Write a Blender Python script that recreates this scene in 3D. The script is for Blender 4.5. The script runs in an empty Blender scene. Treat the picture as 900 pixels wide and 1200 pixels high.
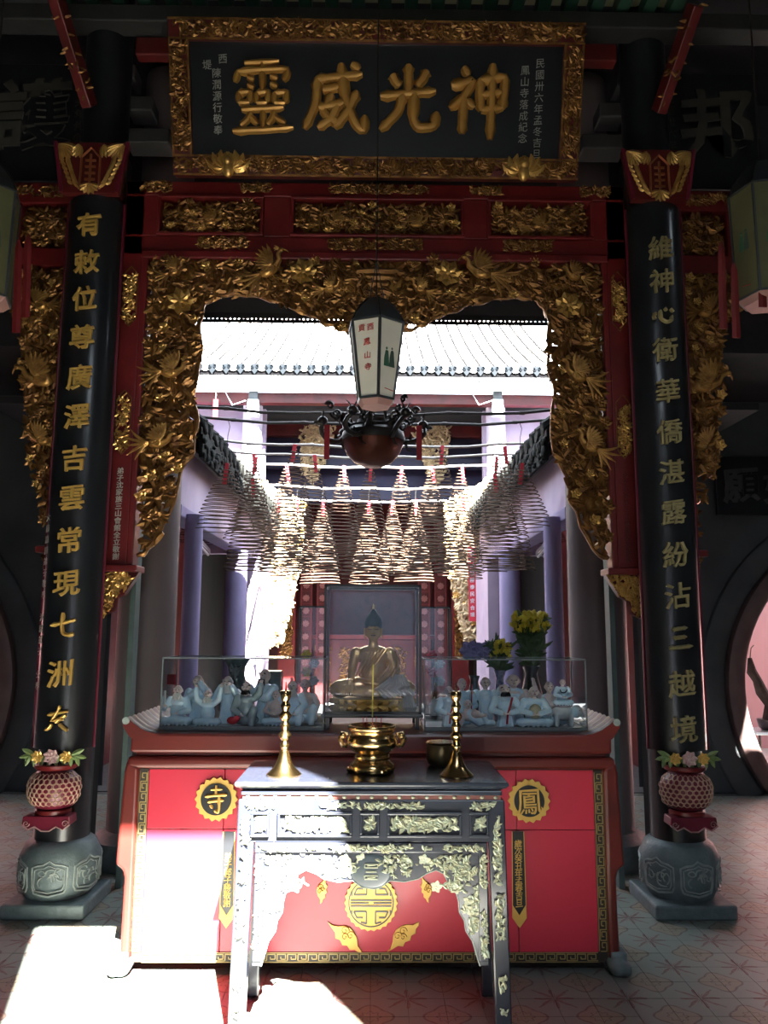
import bpy, bmesh, math, random
from math import sin, cos, pi, atan2, sqrt, radians as R
from mathutils import Vector, Matrix, noise
V = Vector
scene = bpy.context.scene
C = scene.collection

# ------------------------------------------------------------------ camera, sky, sun, exposure
CAM_LOC = V((0, 0, 1.5)); PITCH = 8.3; YAW = 0.75; ROLL = 0.3; FPX = 920.0
cam_data = bpy.data.cameras.new('camera')
cam_data.sensor_fit = 'VERTICAL'; cam_data.sensor_height = 36; cam_data.lens = 36 * FPX / 1200
cam_data.clip_start = .05; cam_data.clip_end = 200
cam = bpy.data.objects.new('camera', cam_data); C.objects.link(cam); scene.camera = cam
CAM_ROT = Matrix.Rotation(R(-YAW), 3, 'Z') @ Matrix.Rotation(R(90 + PITCH), 3, 'X') @ Matrix.Rotation(R(ROLL), 3, 'Z')
cam.matrix_world = Matrix.Translation(CAM_LOC) @ CAM_ROT.to_4x4()

world = bpy.data.worlds.new('sky'); scene.world = world; world.use_nodes = True
bg = world.node_tree.nodes['Background']
bg.inputs[0].default_value = (.78, .88, 1.0, 1); bg.inputs[1].default_value = 6.5

SUN_DIR = V((-.29, 1.0, -1.1)).normalized()
sun = bpy.data.lights.new('sun', 'SUN'); sun.energy = 150; sun.angle = R(.55); sun.color = (1, .955, .88)
so = bpy.data.objects.new('sun', sun); C.objects.link(so); so.location = (3, -6, 12)
so.rotation_euler = SUN_DIR.to_track_quat('-Z', 'Y').to_euler()

scene.view_settings.view_transform = 'Standard'; scene.view_settings.look = 'None'
scene.view_settings.exposure = 0.2; scene.view_settings.gamma = 1.0
scene.view_settings.use_curve_mapping = False
cy = scene.cycles
cy.max_bounces = 8; cy.diffuse_bounces = 5; cy.glossy_bounces = 4; cy.transparent_max_bounces = 16
cy.transmission_bounces = 4; cy.sample_clamp_indirect = 12; cy.caustics_reflective = False; cy.caustics_refractive = False
try: cy.use_denoising = True
except Exception: pass

def at(px, py, Y):
    """the point of the plane at distance Y seen at a measured place of the 900 x 1200 photograph"""
    d = CAM_ROT @ V((px - 450, 600 - py, -FPX)); return CAM_LOC + d * (Y / d.y)
def xz(px, py, Y):
    p = at(px, py, Y); return (p.x, p.z)

# ------------------------------------------------------------------ mesh helper
class MB:
    def __init__(s): s.v = []; s.f = []; s.uv = None
    def add(s, vs, fs):
        n = len(s.v); s.v += [tuple(p) for p in vs]; s.f += [tuple(i + n for i in f) for f in fs]; return s
    def box(s, x0, x1, y0, y1, z0, z1):
        return s.add([(x, y, z) for z in (z0, z1) for y in (y0, y1) for x in (x0, x1)],
                     [(0, 2, 3, 1), (4, 5, 7, 6), (0, 1, 5, 4), (2, 6, 7, 3), (0, 4, 6, 2), (1, 3, 7, 5)])
    def obox(s, p0, p1, w, h, up=(0, 0, 1)):
        """bar from p0 to p1 with width w and height h"""
        p0, p1 = V(p0), V(p1); d = (p1 - p0).normalized(); a = d.cross(V(up)).normalized(); b = a.cross(d)
        vs = [p + a * i * w / 2 + b * j * h / 2 for p in (p0, p1) for i, j in ((-1, -1), (1, -1), (1, 1), (-1, 1))]
        return s.add(vs, [(3, 2, 1, 0), (4, 5, 6, 7)] + [(i, (i + 1) % 4, 4 + (i + 1) % 4, 4 + i) for i in range(4)])
    def loops(s, rings, close=True, cap=True):
        n = len(rings[0]); vs = [p for r in rings for p in r]; fs = []
        for k in range(len(rings) - 1):
            for i in range(n if close else n - 1):
                j = (i + 1) % n; fs.append((k * n + i, k * n + j, (k + 1) * n + j, (k + 1) * n + i))
        if cap and close: fs += [tuple(range(n - 1, -1, -1)), tuple((len(rings) - 1) * n + i for i in range(n))]
        return s.add(vs, fs)
    def lathe(s, prof, c=(0, 0, 0), n=32, a0=0, a1=2 * pi):
        """prof: list of (radius, z)"""
        full = abs(a1 - a0 - 2 * pi) < 1e-6; m = n if full else n + 1
        rings = [[(c[0] + r * cos(a0 + (a1 - a0) * i / n), c[1] + r * sin(a0 + (a1 - a0) * i / n), c[2] + z) for i in range(m)] for r, z in prof]
        return s.loops(rings, full, full)
    def tube(s, path, rad, n=6, cap=True):
        path = [V(p) for p in path]; rings = []; a = None
        for i, p in enumerate(path):
            t = (path[min(i + 1, len(path) - 1)] - path[max(i - 1, 0)])
            t = t.normalized() if t.length > 1e-9 else V((0, 0, 1))
            if a is None: a = t.cross(V((0, 0, 1)) if abs(t.z) < .9 else V((1, 0, 0))).normalized()
            else:
                a = a - t * a.dot(t); a = a.normalized() if a.length > 1e-6 else t.orthogonal().normalized()
            b = t.cross(a); r = rad[i] if isinstance(rad, (list, tuple)) else rad
            rings.append([p + (a * cos(2 * pi * k / n) + b * sin(2 * pi * k / n)) * r for k in range(n)])
        return s.loops(rings, True, cap)
    def ribbon(s, path, w, t, nrm=(0, -1, 0), prof=((-1, 0), (0, 1), (1, 0), (0, -1))):
        """flat relief stroke: half widths w, thickness t, facing nrm"""
        path = [V(p) for p in path]; nrm = V(nrm); rings = []; n = len(path)
        for i, p in enumerate(path):
            d = path[min(i + 1, n - 1)] - path[max(i - 1, 0)]
            side = d.cross(nrm); side = side.normalized() if side.length > 1e-9 else V((1, 0, 0))
            ww = w[i] if isinstance(w, (list, tuple)) else w; tt = t[i] if isinstance(t, (list, tuple)) else t
            rings.append([p + side * ww * a + nrm * tt * b for a, b in prof])
        return s.loops(rings)
    def leaf(s, p, ang, L, W, th=.006, bend=.0, nrm=(0, -1, 0), lift=0, n=5):
        """pointed leaf / petal / feather from p in the plane facing nrm; ang measured in the XZ plane"""
        pts = []; ws = []; ts = []
        for i in range(n):
            t = i / (n - 1); a = ang + bend * t
            pts.append(V(p) + V((cos(a), 0, sin(a))) * L * t + V(nrm) * lift * L * t)
            ws.append(W * max(.06, sin(pi * min(1, .12 + t * .86)) ** .7)); ts.append(th * (1 - .6 * t))
        return s.ribbon(pts, ws, ts, nrm)
    def ell(s, c, r, nu=10, nv=7, rot=None):
        c = V(c); r = (r, r, r) if isinstance(r, (int, float)) else r; vs = []
        for j in range(1, nv):
            b = -pi / 2 + pi * j / nv
            for i in range(nu):
                a = 2 * pi * i / nu; vs.append(V((r[0] * cos(a) * cos(b), r[1] * sin(a) * cos(b), r[2] * sin(b))))
        vs += [V((0, 0, -r[2])), V((0, 0, r[2]))]
        if rot is not None: vs = [rot @ p for p in vs]
        vs = [p + c for p in vs]; fs = []
        for j in range(nv - 2):
            for i in range(nu):
                k = (i + 1) % nu; fs.append((j * nu + i, j * nu + k, (j + 1) * nu + k, (j + 1) * nu + i))
        lo, hi = (nv - 1) * nu, (nv - 1) * nu + 1
        for i in range(nu):
            k = (i + 1) % nu; fs += [(lo, k, i), (hi, (nv - 2) * nu + i, (nv - 2) * nu + k)]
        return s.add(vs, fs)
    def cap_(s, p0, p1, r0, r1=None, n=8):
        r1 = r0 if r1 is None else r1; p0, p1 = V(p0), V(p1)
        s.ell(p0, r0, n, 6); s.ell(p1, r1, n, 6); return s.tube([p0, p1], [r0, r1], n)
    def plate(s, poly, y0, y1):
        """outline in XZ extruded from y0 (front) to y1"""
        n = len(poly); vs = [(x, y0, z) for x, z in poly] + [(x, y1, z) for x, z in poly]
        a = sum(poly[i][0] * poly[(i + 1) % n][1] - poly[(i + 1) % n][0] * poly[i][1] for i in range(n))
        fs = [tuple(range(n)), tuple(range(2 * n - 1, n - 1, -1))] + [(i, n + i, n + (i + 1) % n, (i + 1) % n) for i in range(n)]
        if a < 0: fs = [tuple(reversed(f)) for f in fs]
        return s.add(vs, fs)
    def xform(s, M):
        s.v = [tuple(M @ V(p)) for p in s.v]; return s
    def join(s, o, M=None):
        return s.add([tuple(M @ V(p)) for p in o.v] if M else o.v, o.f)
    def mesh(s, name, off=(0, 0, 0), smooth=35, tri=False):
        me = bpy.data.meshes.new(name)
        me.from_pydata([(p[0] - off[0], p[1] - off[1], p[2] - off[2]) for p in s.v], [], s.f)
        me.validate(); me.update()
        if smooth:
            me.shade_smooth(); me.set_sharp_from_angle(angle=R(smooth))
        return me
    def build(s, name, mat, parent=None, smooth=35, bevel=0, seg=2, remesh=0, kind=None, label=None):
        off = origin(parent)
        o = bpy.data.objects.new(name, s.mesh(name, off, smooth)); C.objects.link(o)
        o.data.materials.append(mat)
        if parent is not None: o.parent = parent
        if bevel:
            m = o.modifiers.new('edge', 'BEVEL'); m.width = bevel; m.segments = seg; m.limit_method = 'ANGLE'; m.angle_limit = R(40)
        if remesh:
            m = o.modifiers.new('skin', 'REMESH'); m.mode = 'VOXEL'; m.voxel_size = remesh; m.use_smooth_shade = True
            m = o.modifiers.new('soft', 'SMOOTH'); m.iterations = 3; m.factor = .6
        if kind: o['kind'] = kind
        if label: o['label'] = label
        return o
ORI = {}
def origin(o):
    p = V((0, 0, 0))
    while o is not None:
        p = p + V(o.location); o = o.parent
    return p
def thing(name, label, cat, loc=(0, 0, 0), group=None):
    o = bpy.data.objects.new(name, None); C.objects.link(o); o.empty_display_size = .05
    o.location = loc; o['label'] = label; o['category'] = cat
    if group: o['group'] = group
    return o
def tag(o, label, cat, group=None):
    o['label'] = label; o['category'] = cat
    if group: o['group'] = group
    return o
def struct(o, kind='structure', label=None, cat=None):
    o['kind'] = kind
    if label: o['label'] = label
    if cat: o['category'] = cat
    return o
def single(mb, name, mat, label, cat, group=None, **k):
    """a thing that is one mesh, origin at its base"""
    xs = [p[0] for p in mb.v]; ys = [p[1] for p in mb.v]; zs = [p[2] for p in mb.v]
    b = V(((min(xs) + max(xs)) / 2, (min(ys) + max(ys)) / 2, min(zs)))
    mb.v = [tuple(V(p) - b) for p in mb.v]
    o = mb.build(name, mat, None, **k); o.location = b; return tag(o, label, cat, group)
def piece(name, mesh, parent, loc, rot=(0, 0, 0), scale=1):
    """a copy of a small piece, sharing its mesh; loc in world coordinates"""
    o = bpy.data.objects.new(name, mesh); C.objects.link(o); o.parent = parent
    o.location = V(loc) - origin(parent); o.rotation_euler = rot
    o.scale = (scale,) * 3 if isinstance(scale, (int, float)) else scale
    return o
def copy_tree(o, parent=None):
    c = o.copy(); C.objects.link(c); c.parent = parent
    for ch in list(o.children): copy_tree(ch, c)
    return c
def with_mat(mesh, mat):
    mesh.materials.append(mat); return mesh

# ------------------------------------------------------------------ materials
def nodes(name):
    m = bpy.data.materials.new(name); m.use_nodes = True; nt = m.node_tree
    return m, nt, nt.nodes['Principled BSDF']
def mat(name, col, rough=.5, metal=0, col2=None, scale=8, amount=.5, bump=0, bscale=None, spec=.5, coat=0, stretch=(1, 1, 1), emit=0, sss=0):
    m, nt, b = nodes(name); N = nt.nodes; L = nt.links
    b.inputs['Roughness'].default_value = rough; b.inputs['Metallic'].default_value = metal
    b.inputs['Specular IOR Level'].default_value = spec; b.inputs['Coat Weight'].default_value = coat; b.inputs['Coat Roughness'].default_value = .12
    if emit: b.inputs['Emission Color'].default_value = (*col, 1); b.inputs['Emission Strength'].default_value = emit
    tc = N.new('ShaderNodeNewGeometry'); mp = N.new('ShaderNodeMapping'); L.new(tc.outputs['Position'], mp.inputs[0])
    mp.inputs['Scale'].default_value = stretch
    nz = N.new('ShaderNodeTexNoise'); nz.inputs['Scale'].default_value = scale; nz.inputs['Detail'].default_value = 5; L.new(mp.outputs[0], nz.inputs[0])
    rp = N.new('ShaderNodeMapRange'); rp.inputs[1].default_value = .35; rp.inputs[2].default_value = .7; rp.inputs[3].default_value = 0; rp.inputs[4].default_value = amount; L.new(nz.outputs[0], rp.inputs[0])
    mx = N.new('ShaderNodeMix'); mx.data_type = 'RGBA'; c2 = col2 or tuple(c * .55 for c in col)
    mx.inputs[6].default_value = (*col, 1); mx.inputs[7].default_value = (*c2, 1); L.new(rp.outputs[0], mx.inputs[0]); L.new(mx.outputs[2], b.inputs['Base Color'])
    if bump:
        n2 = N.new('ShaderNodeTexNoise'); n2.inputs['Scale'].default_value = bscale or scale * 4; n2.inputs['Detail'].default_value = 4; L.new(mp.outputs[0], n2.inputs[0])
        bp = N.new('ShaderNodeBump'); bp.inputs['Strength'].default_value = bump; bp.inputs['Distance'].default_value = .01; L.new(n2.outputs[0], bp.inputs['Height']); L.new(bp.outputs[0], b.inputs['Normal'])
    return m
def glass_mat(name, tint=(.93, .97, .97), gloss=1.0, rough=.02):
    m, nt, b = nodes(name); N = nt.nodes; L = nt.links; N.remove(b)
    t = N.new('ShaderNodeBsdfTransparent'); t.inputs[0].default_value = (*tint, 1)
    g = N.new('ShaderNodeBsdfGlossy'); g.inputs[0].default_value = (.9, .95, 1, 1); g.inputs['Roughness'].default_value = rough
    f = N.new('ShaderNodeFresnel'); f.inputs[0].default_value = 1.45
    k = N.new('ShaderNodeMath'); k.operation = 'MULTIPLY'; k.inputs[1].default_value = gloss; L.new(f.outputs[0], k.inputs[0])
    x = N.new('ShaderNodeMixShader'); L.new(k.outputs[0], x.inputs[0]); L.new(t.outputs[0], x.inputs[1]); L.new(g.outputs[0], x.inputs[2])
    L.new(x.outputs[0], N['Material Output'].inputs[0]); return m
class E_:
    """tiny expression builder for shader maths"""
    def __init__(s, nt, o): s.nt = nt; s.o = o
    def _m(s, op, b=None, c=None):
        n = s.nt.nodes.new('ShaderNodeMath'); n.operation = op
        for i, x in enumerate((s, b, c)):
            if x is None: continue
            if isinstance(x, E_): s.nt.links.new(x.o, n.inputs[i])
            else: n.inputs[i].default_value = x
        return E_(s.nt, n.outputs[0])
    def __add__(s, b): return s._m('ADD', b)
    def __sub__(s, b): return s._m('SUBTRACT', b)
    def __mul__(s, b): return s._m('MULTIPLY', b)
    def __truediv__(s, b): return s._m('DIVIDE', b)
    def fract(s): return s._m('FRACT')
    def abs(s): return s._m('ABSOLUTE')
    def sin(s): return s._m('SINE')
    def cos(s): return s._m('COSINE')
    def sqrt(s): return s._m('SQRT')
    def lt(s, b): return s._m('LESS_THAN', b)
    def gt(s, b): return s._m('GREATER_THAN', b)
    def max(s, b): return s._m('MAXIMUM', b)
    def min(s, b): return s._m('MINIMUM', b)
    def atan2(s, b): return s._m('ARCTAN2', b)
    def pow(s, b): return s._m('POWER', b)
def mixc(nt, fac, a, b):
    mx = nt.nodes.new('ShaderNodeMix'); mx.data_type = 'RGBA'; nt.links.new(fac.o, mx.inputs[0])
    for i, x in ((6, a), (7, b)):
        if isinstance(x, tuple): mx.inputs[i].default_value = (*x, 1)
        else: nt.links.new(x, mx.inputs[i])
    return mx.outputs[2]
def pos_xyz(nt, obj=False):
    g = nt.nodes.new('ShaderNodeTexCoord' if obj else 'ShaderNodeNewGeometry'); s = nt.nodes.new('ShaderNodeSeparateXYZ')
    nt.links.new(g.outputs['Object' if obj else 'Position'], s.inputs[0]); return [E_(nt, s.outputs[i]) for i in range(3)]

GOLD = mat('gold_leaf', (.34, .165, .045), .45, .6, (.10, .035, .012), 14, .95, .25, 60)
GOLD_BRIGHT = mat('bright_gold_leaf', (.70, .42, .12), .38, .6, (.34, .17, .05), 20, .7, .1, 60)
GOLD_PAINT = mat('gold_paint', (.70, .44, .11), .4, .35, (.7, .42, .1), 30, .6)
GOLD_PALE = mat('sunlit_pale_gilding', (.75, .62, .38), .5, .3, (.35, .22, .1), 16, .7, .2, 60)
RED = mat('red_lacquer', (.20, .017, .018), .42, 0, (.11, .008, .009), 5, .7, .06, 40, coat=.1)
RED_DARK = mat('dark_red_lacquer', (.13, .012, .012), .4, 0, (.05, .006, .006), 6, .7)
MAROON = mat('maroon_edging', (.16, .01, .03), .4)
BLACK = mat('black_lacquer', (.010, .011, .014), .32, 0, (.018, .02, .024), 4, .6, coat=.3)
WOOD_BLACK = mat('blackened_timber', (.02, .02, .022), .6, 0, (.045, .042, .04), 7, .6, .15, 40, stretch=(1, 1, .2))
PLASTER_DARK = mat('dark_plaster', (.10, .11, .115), .8, 0, (.05, .055, .06), 2, .8, .1)
CAB_WOOD = mat('cabinet_rosewood', (.15, .018, .013), .38, 0, (.06, .008, .007), 5, .8, .04, 60, coat=.12, stretch=(.3, 1, 1))
CAB_RED = mat('cabinet_red_panel', (.60, .033, .070), .36, 0, (.53, .028, .058), 3, .6, coat=.25)
STONE = mat('blue_grey_stone', (.15, .20, .21), .55, 0, (.08, .11, .115), 12, .8, .3, 60)
STONE_PALE = mat('worn_pale_stone', (.33, .38, .36), .6, 0, (.16, .2, .2), 25, .7, .2, 80)
PURPLE = mat('lilac_washed_column', (.33, .29, .50), .6, 0, (.25, .21, .38), 3, .7, .06)
WALL_LILAC = mat('lilac_wall', (.50, .42, .55), .7, 0, (.36, .28, .42), 2.5, .8, .06)
COL_BROWN = mat('brown_grey_column', (.20, .165, .17), .6, 0, (.13, .10, .10), 4, .8, .08, 30, stretch=(1, 1, .25))
TABLE = mat('blue_black_table_lacquer', (.022, .028, .045), .25, 0, (.035, .035, .05), 6, .6, coat=.5)
PEARL = mat('mother_of_pearl', (.52, .50, .34), .3, .1, (.36, .44, .38), 60, .9)
BRASS = mat('polished_brass', (.82, .58, .26), .2, 1, (.60, .36, .14), 12, .6)
BRASS_DARK = mat('dark_brass', (.28, .22, .12), .35, .9, (.1, .08, .05), 14, .7)
BRONZE = mat('dark_bronze', (.03, .028, .026), .45, .5, (.06, .05, .045), 20, .7)
COPPER = mat('red_copper_bowl', (.16, .042, .024), .4, .5, (.08, .02, .012), 8, .7)
PORC = mat('pale_blue_porcelain', (.70, .86, .94), .15, 0, (.46, .72, .88), 30, .8, coat=.6)
PORC_WHITE = mat('white_porcelain', (.70, .74, .74), .2, 0, (.55, .62, .64), 30, .6, coat=.5)
SKIN = mat('bisque_flesh', (.76, .62, .58), .5, 0, (.60, .48, .46), 30, .6)
BEARD = mat('white_bisque_beard', (.70, .70, .68), .6)
DARKHAIR = mat('dark_painted_hair', (.03, .03, .035), .4)
FRAME_BLK = mat('case_black_frame', (.02, .025, .03), .3)
GLASS = glass_mat('clear_case_glass', (.975, .985, .99), .45)
PANE = glass_mat('thin_window_glass', (.9, .95, .95), 1.2)
TILE_CLAY = mat('pale_roof_tile', (.62, .58, .52), .7, 0, (.40, .38, .35), 6, .8, .2)
TILE_DARK = mat('dark_mossy_tile', (.020, .022, .021), .9, 0, (.006, .007, .006), 14, .9, .6, 50, spec=.15)
BLUE_CER = mat('blue_glazed_ceramic', (.0004, .0045, .009), .7, 0, (.0004, .002, .005), 14, .7, spec=.2)
SOFFIT = mat('dark_soffit', (.03, .03, .035), .8)
INCENSE = mat('incense_brown', (.125, .078, .052), .9, 0, (.075, .045, .03), 40, .7)
PAPER_RED = mat('red_paper', (.55, .03, .05), .6, 0, (.42, .02, .04), 10, .5)
PAPER_WHITE = mat('ivory_paper_panel', (.78, .74, .64), .6, 0, (.66, .6, .5), 6, .6)
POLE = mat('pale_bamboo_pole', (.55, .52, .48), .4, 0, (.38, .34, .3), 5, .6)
TUBE = mat('unlit_white_tube', (.7, .72, .74), .3)
PINK = mat('pink_limewash_wall', (.56, .30, .31), .8, 0, (.50, .25, .26), 2, .6)
INK = mat('silver_ink', (.48, .47, .42), .4, .3)
WHITE_INK = mat('pale_ink', (.62, .58, .52), .5)
RED_INK = mat('red_ink', (.62, .05, .04), .6)
GREEN_LEAF = mat('dark_green_leaf', (.025, .06, .02), .5, 0, (.05, .1, .03), 20, .6)
YELLOW = mat('yellow_petals', (.60, .47, .03), .6, 0, (.38, .32, .03), 40, .6)
# ------------------------------------------------------------------ floor of patterned cement tiles
def floor_tile_mat():
    m, nt, b = nodes('patterned_cement_tile'); P = .30
    x, y, z = pos_xyz(nt)
    def cell(ox, oy):
        u = ((x + ox) / P).fract() - .5; w = ((y + oy) / P).fract() - .5
        r = (u * u + w * w).sqrt(); th = w.atan2(u); return u, w, r, th
    u, w, r, th = cell(.0, .0)
    spike = r.lt(((th * 4).cos().abs().pow(1.6) * .22) + .055) * r.gt(.03)
    vein = ((th * 12).sin() * .5 + .5).gt(.12)
    burst = spike * vein
    u2, w2, r2, th2 = cell(.15, .15)
    lob = ((th2 * 4).cos() * .035) + .27
    med = r2.lt(lob); ring = (r2 - lob).abs().lt(.016)
    inner = (r2 - ((th2 * 8).cos() * .02 + .12)).abs().lt(.01)
    q = ((u.abs() - w.abs()).abs()).lt(.02) * r.gt(.27) * r.lt(.36)
    c = mixc(nt, med, (.205, .24, .215), (.25, .215, .155))
    c = mixc(nt, ring.max(inner).max(q), c, (.11, .075, .07))
    c = mixc(nt, burst, c, (.14, .05, .05))
    nz = nt.nodes.new('ShaderNodeTexNoise'); nz.inputs['Scale'].default_value = 6; nz.inputs['Detail'].default_value = 6
    e = E_(nt, nz.outputs[0]); k = ((e - .4) * 2.2).max(0).min(.45)
    c = mixc(nt, k, c, (.22, .22, .20))
    nt.links.new(c, b.inputs['Base Color']); b.inputs['Roughness'].default_value = .38; return m
TILEM = floor_tile_mat(); GROUT = mat('grey_grout', (.12, .12, .11), .9)
STONE_FLOOR = mat('granite_paving', (.36, .35, .33), .7, 0, (.26, .25, .24), 5, .7, .1)
floor = struct(MB().box(-7, 7, -5, 7.5, -.12, -.010).build('floor', GROUT, smooth=0))
T = .15
tile_me = None
def tile_box(cx, cy, h=0): return MB().box(cx - T / 2 + .0012, cx + T / 2 - .0012, cy - T / 2 + .0012, cy + T / 2 - .0012, -.012, h)
cells = [(i, j) for i in range(-40, 40) for j in range(-32, 50)]
near = sorted([c for c in cells if 3.15 < (c[1] + .5) * T < 4.35 and abs((c[0] + .5) * T) < 2.35 and not (abs((c[0] + .5) * T) < 1.05 and (c[1] + .5) * T > 3.80)], key=lambda c: (c[1], abs(c[0] + .5)))[:298]
ns = set(near)
me = with_mat(tile_box(0, 0).mesh('tile', smooth=0), TILEM)
rnd = random.Random(4)
for i, j in near:
    piece('tile', me, floor, ((i + .5) * T, (j + .5) * T, rnd.uniform(-.0006, .0006)))
rest = MB()
for i, j in cells:
    if (i, j) not in ns and -4.8 < (j + .5) * T < 7.4: rest.join(tile_box((i + .5) * T, (j + .5) * T))
rest.build('tile_field', TILEM, floor, smooth=0, kind='stuff')
struct(MB().box(-3.2, 3.2, 7.5, 17.5, -.12, 0).build('floor', mat('dark_low_bounce_paving', (.12, .12, .12), .6), smooth=0))  # floor colour kept dark to cut sunlight bounced into the far hall
for sx in (-1, 1):
    a, b_ = sorted((3.2 * sx, 8.5 * sx)); struct(MB().box(a, b_, 7.5, 12.5, -.12, 0).build('floor', STONE_FLOOR, smooth=0))
struct(MB().box(-12, 12, -16, -5, -.14, -.02).build('floor', STONE_FLOOR, smooth=0))

# ------------------------------------------------------------------ shell of the hall and of the light wells
def shell(name, m, *b, sm=0): return struct(MB().box(*b).build(name, m, smooth=sm))
HX0, HX1 = -.47, .86                                               # front light well, open to the sky
def slab(poly, z0, z1):
    n = len(poly); mb = MB().loops([[(x, y, z) for x, y in poly] for z in (z0, z1)]); return struct(mb.build('ceiling', SOFFIT, smooth=0))
slab([(-7, -5), (.385, -5), (.385, -2.8), (-.47, .1), (-7, .1)], 4.6, 4.68)  # hole edges slanted to shape the sun patch on floor and cabinet
slab([(7, -5), (7, .1), (.62, .1), (2.13, -2.8), (2.13, -5)], 4.6, 4.68)
slab([(.385, -5), (2.13, -5), (2.13, -2.8), (.385, -2.8)], 4.6, 4.68)
shell('ceiling', SOFFIT, -7, 7, .1, 2.5, 5.6, 5.8)
shell('ceiling', SOFFIT, -7, 4.75, 2.5, 3.2, 5.6, 5.8)  # gap at its right end, added to throw sun through the right gate
shell('ceiling', SOFFIT, 5.8, 7, 2.5, 3.2, 5.6, 5.8)
shell('ceiling', SOFFIT, -7, 7, 3.2, 5.65, 5.6, 5.8)
shell('wall_front', SOFFIT, -7, 7, .02, .1, 4.6, 5.7)
shell('wall_front', PLASTER_DARK, -7, -2.1, -5.1, -5, 0, 4.6)
shell('wall_front', PLASTER_DARK, 2.1, 7, -5.1, -5, 0, 4.6)
shell('wall_front', PLASTER_DARK, -2.1, 2.1, -5.1, -5, 2.3, 4.6)
shell('wall_front', PLASTER_DARK, -2.1, -1.2, -5.1, -5, 0, 2.3); shell('wall_front', PLASTER_DARK, 1.2, 2.1, -5.1, -5, 0, 2.3)  # unseen door opening narrowed by these pieces to let less light in
shell('wall_light_fill', mat('blue_grey_limewash', (.30, .34, .42), .8, 0, (.36, .26, .34), .8, .9), -12, 12, -10.6, -10.5, 0, 6.6)  # unseen wall added for fill light, glass reflections and shade on the ground
for s, nm in ((-1, 'wall_left'), (1, 'wall_right')):
    a, b_ = sorted((7 * s, 7.1 * s)); shell(nm, PLASTER_DARK, a, b_, -5, 7.5, 0, 5.7)
# rear slope of the hall roof down to the eave over the light well
o = MB().add([(-7, 5.65, 5.6), (7, 5.65, 5.6), (7, 6.2, 4.06), (-7, 6.2, 4.06), (-7, 5.65, 5.8), (7, 5.65, 5.8), (7, 6.28, 4.12), (-7, 6.28, 4.12)],
             [(0, 1, 2, 3), (7, 6, 5, 4), (0, 4, 5, 1), (3, 2, 6, 7), (0, 3, 7, 4), (1, 5, 6, 2)]).build('ceiling', SOFFIT, smooth=0); struct(o)
# roofs over the side galleries and side passages
for s in (-1, 1):
    a, b_ = sorted((1.62 * s, 7 * s)); a, b_ = sorted((1.93 * s, 7 * s)); shell('ceiling', SOFFIT, a, b_, 6.1, 8.2, 3.72, 3.8)
    a, b_ = sorted((1.7 * s, 3.2 * s)); shell('ceiling', SOFFIT, a, b_, 6.3, 12.0, 3.3, 3.36)
shell('wall_lintel', SOFFIT, -7, -1.62, 6.05, 6.2, 3.7, 4.4); shell('wall_lintel', SOFFIT, 1.62, 7, 6.05, 6.2, 3.7, 4.4)

# ------------------------------------------------------------------ moon gates in the side walls
GZ, GR, GX, GY = .94, 1.42, 4.86, 7.5
def moon_wall(s):
    nm = 'wall_left' if s < 0 else 'wall_right'
    mb = MB(); N = 48; x0, x1, z1 = 2.55, 7.0, 4.4
    ang = [2 * pi * i / N for i in range(N)]
    def outer(a):
        dx, dz = cos(a), sin(a); t = 1e9
        if dx > 1e-6: t = min(t, (x1 - GX) / dx)
        if dx < -1e-6: t = min(t, (x0 - GX) / dx)
        if dz > 1e-6: t = min(t, (z1 - GZ) / dz)
        if dz < -1e-6: t = min(t, (-.9 - GZ) / dz)
        return (GX + dx * t, GZ + dz * t)
    for y in (GY, GY + .25):
        pass
    ring_i = [(GX + GR * cos(a), GZ + GR * sin(a)) for a in ang]; ring_o = [outer(a) for a in ang]
    rings = [[(s * x, y, z) for x, z in rg] for rg, y in ((ring_o, GY), (ring_i, GY), (ring_i, GY + .25), (ring_o, GY + .25))]
    mb.loops(rings, True, False); w = struct(mb.build(nm, PLASTER_DARK, smooth=30))
    # corner squares left by the fan are closed by the square band
    mb2 = MB()
    for (px, pz) in ((x0, z1), (x1, z1)):
        k = min(range(N), key=lambda i: (ring_o[i][0] - px) ** 2 + (ring_o[i][1] - pz) ** 2)
        mb2.box(*sorted((s * (px - .02), s * (px + .5 if px < 4 else px - .5))), GY + .02, GY + .2, pz - .5, pz)
    mb2.build('corner_plaster', PLASTER_DARK, w, smooth=0)
    for R1, R2, d, mt_, n2 in ((GR - .02, GR + .13, .10, mat('gate_rim_stone', (.20, .13, .12), .6, 0, (.12, .08, .08), 5, .7), 'gate_rim'), (GR + .17, GR + .36, .06, PLASTER_DARK, 'gate_moulding')):
        prof = [(R1, GY + .26), (R1, GY - d), (R1 + .03, GY - d - .02), (R2 - .03, GY - d - .02), (R2, GY - d), (R2, GY)]
        mb3 = MB(); mb3.loops([[(s * (GX + r * cos(2 * pi * i / 64)), y, GZ + r * sin(2 * pi * i / 64)) for i in range(64)] for r, y in prof], True, False)
        mb3.build(n2, mt_, w, smooth=50)
for s in (-1, 1): moon_wall(s)
for s, nm in ((-1, 'wall_left'), (1, 'wall_right')):               # yard beyond each gate
    a, b_ = sorted((3.1 * s, 8.5 * s)); shell(nm, PINK, a, b_, 10.2, 10.3, 0, 4.4)
    a, b_ = sorted((8.4 * s, 8.5 * s)); shell(nm, PINK, a, b_, 7.5, 10.3, 0, 4.4)
    a, b_ = sorted((3.1 * s, 8.5 * s)); shell('ceiling', SOFFIT, a, b_, 8.2, 9.3, 3.72, 3.8)  # unseen roof with a slot, added to keep sun off the pink wall
    a, b_ = sorted((3.2 * s, 3.12 * s)); shell(nm, PLASTER_DARK, a, b_, 7.7, 12, 0, 4.4)

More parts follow.
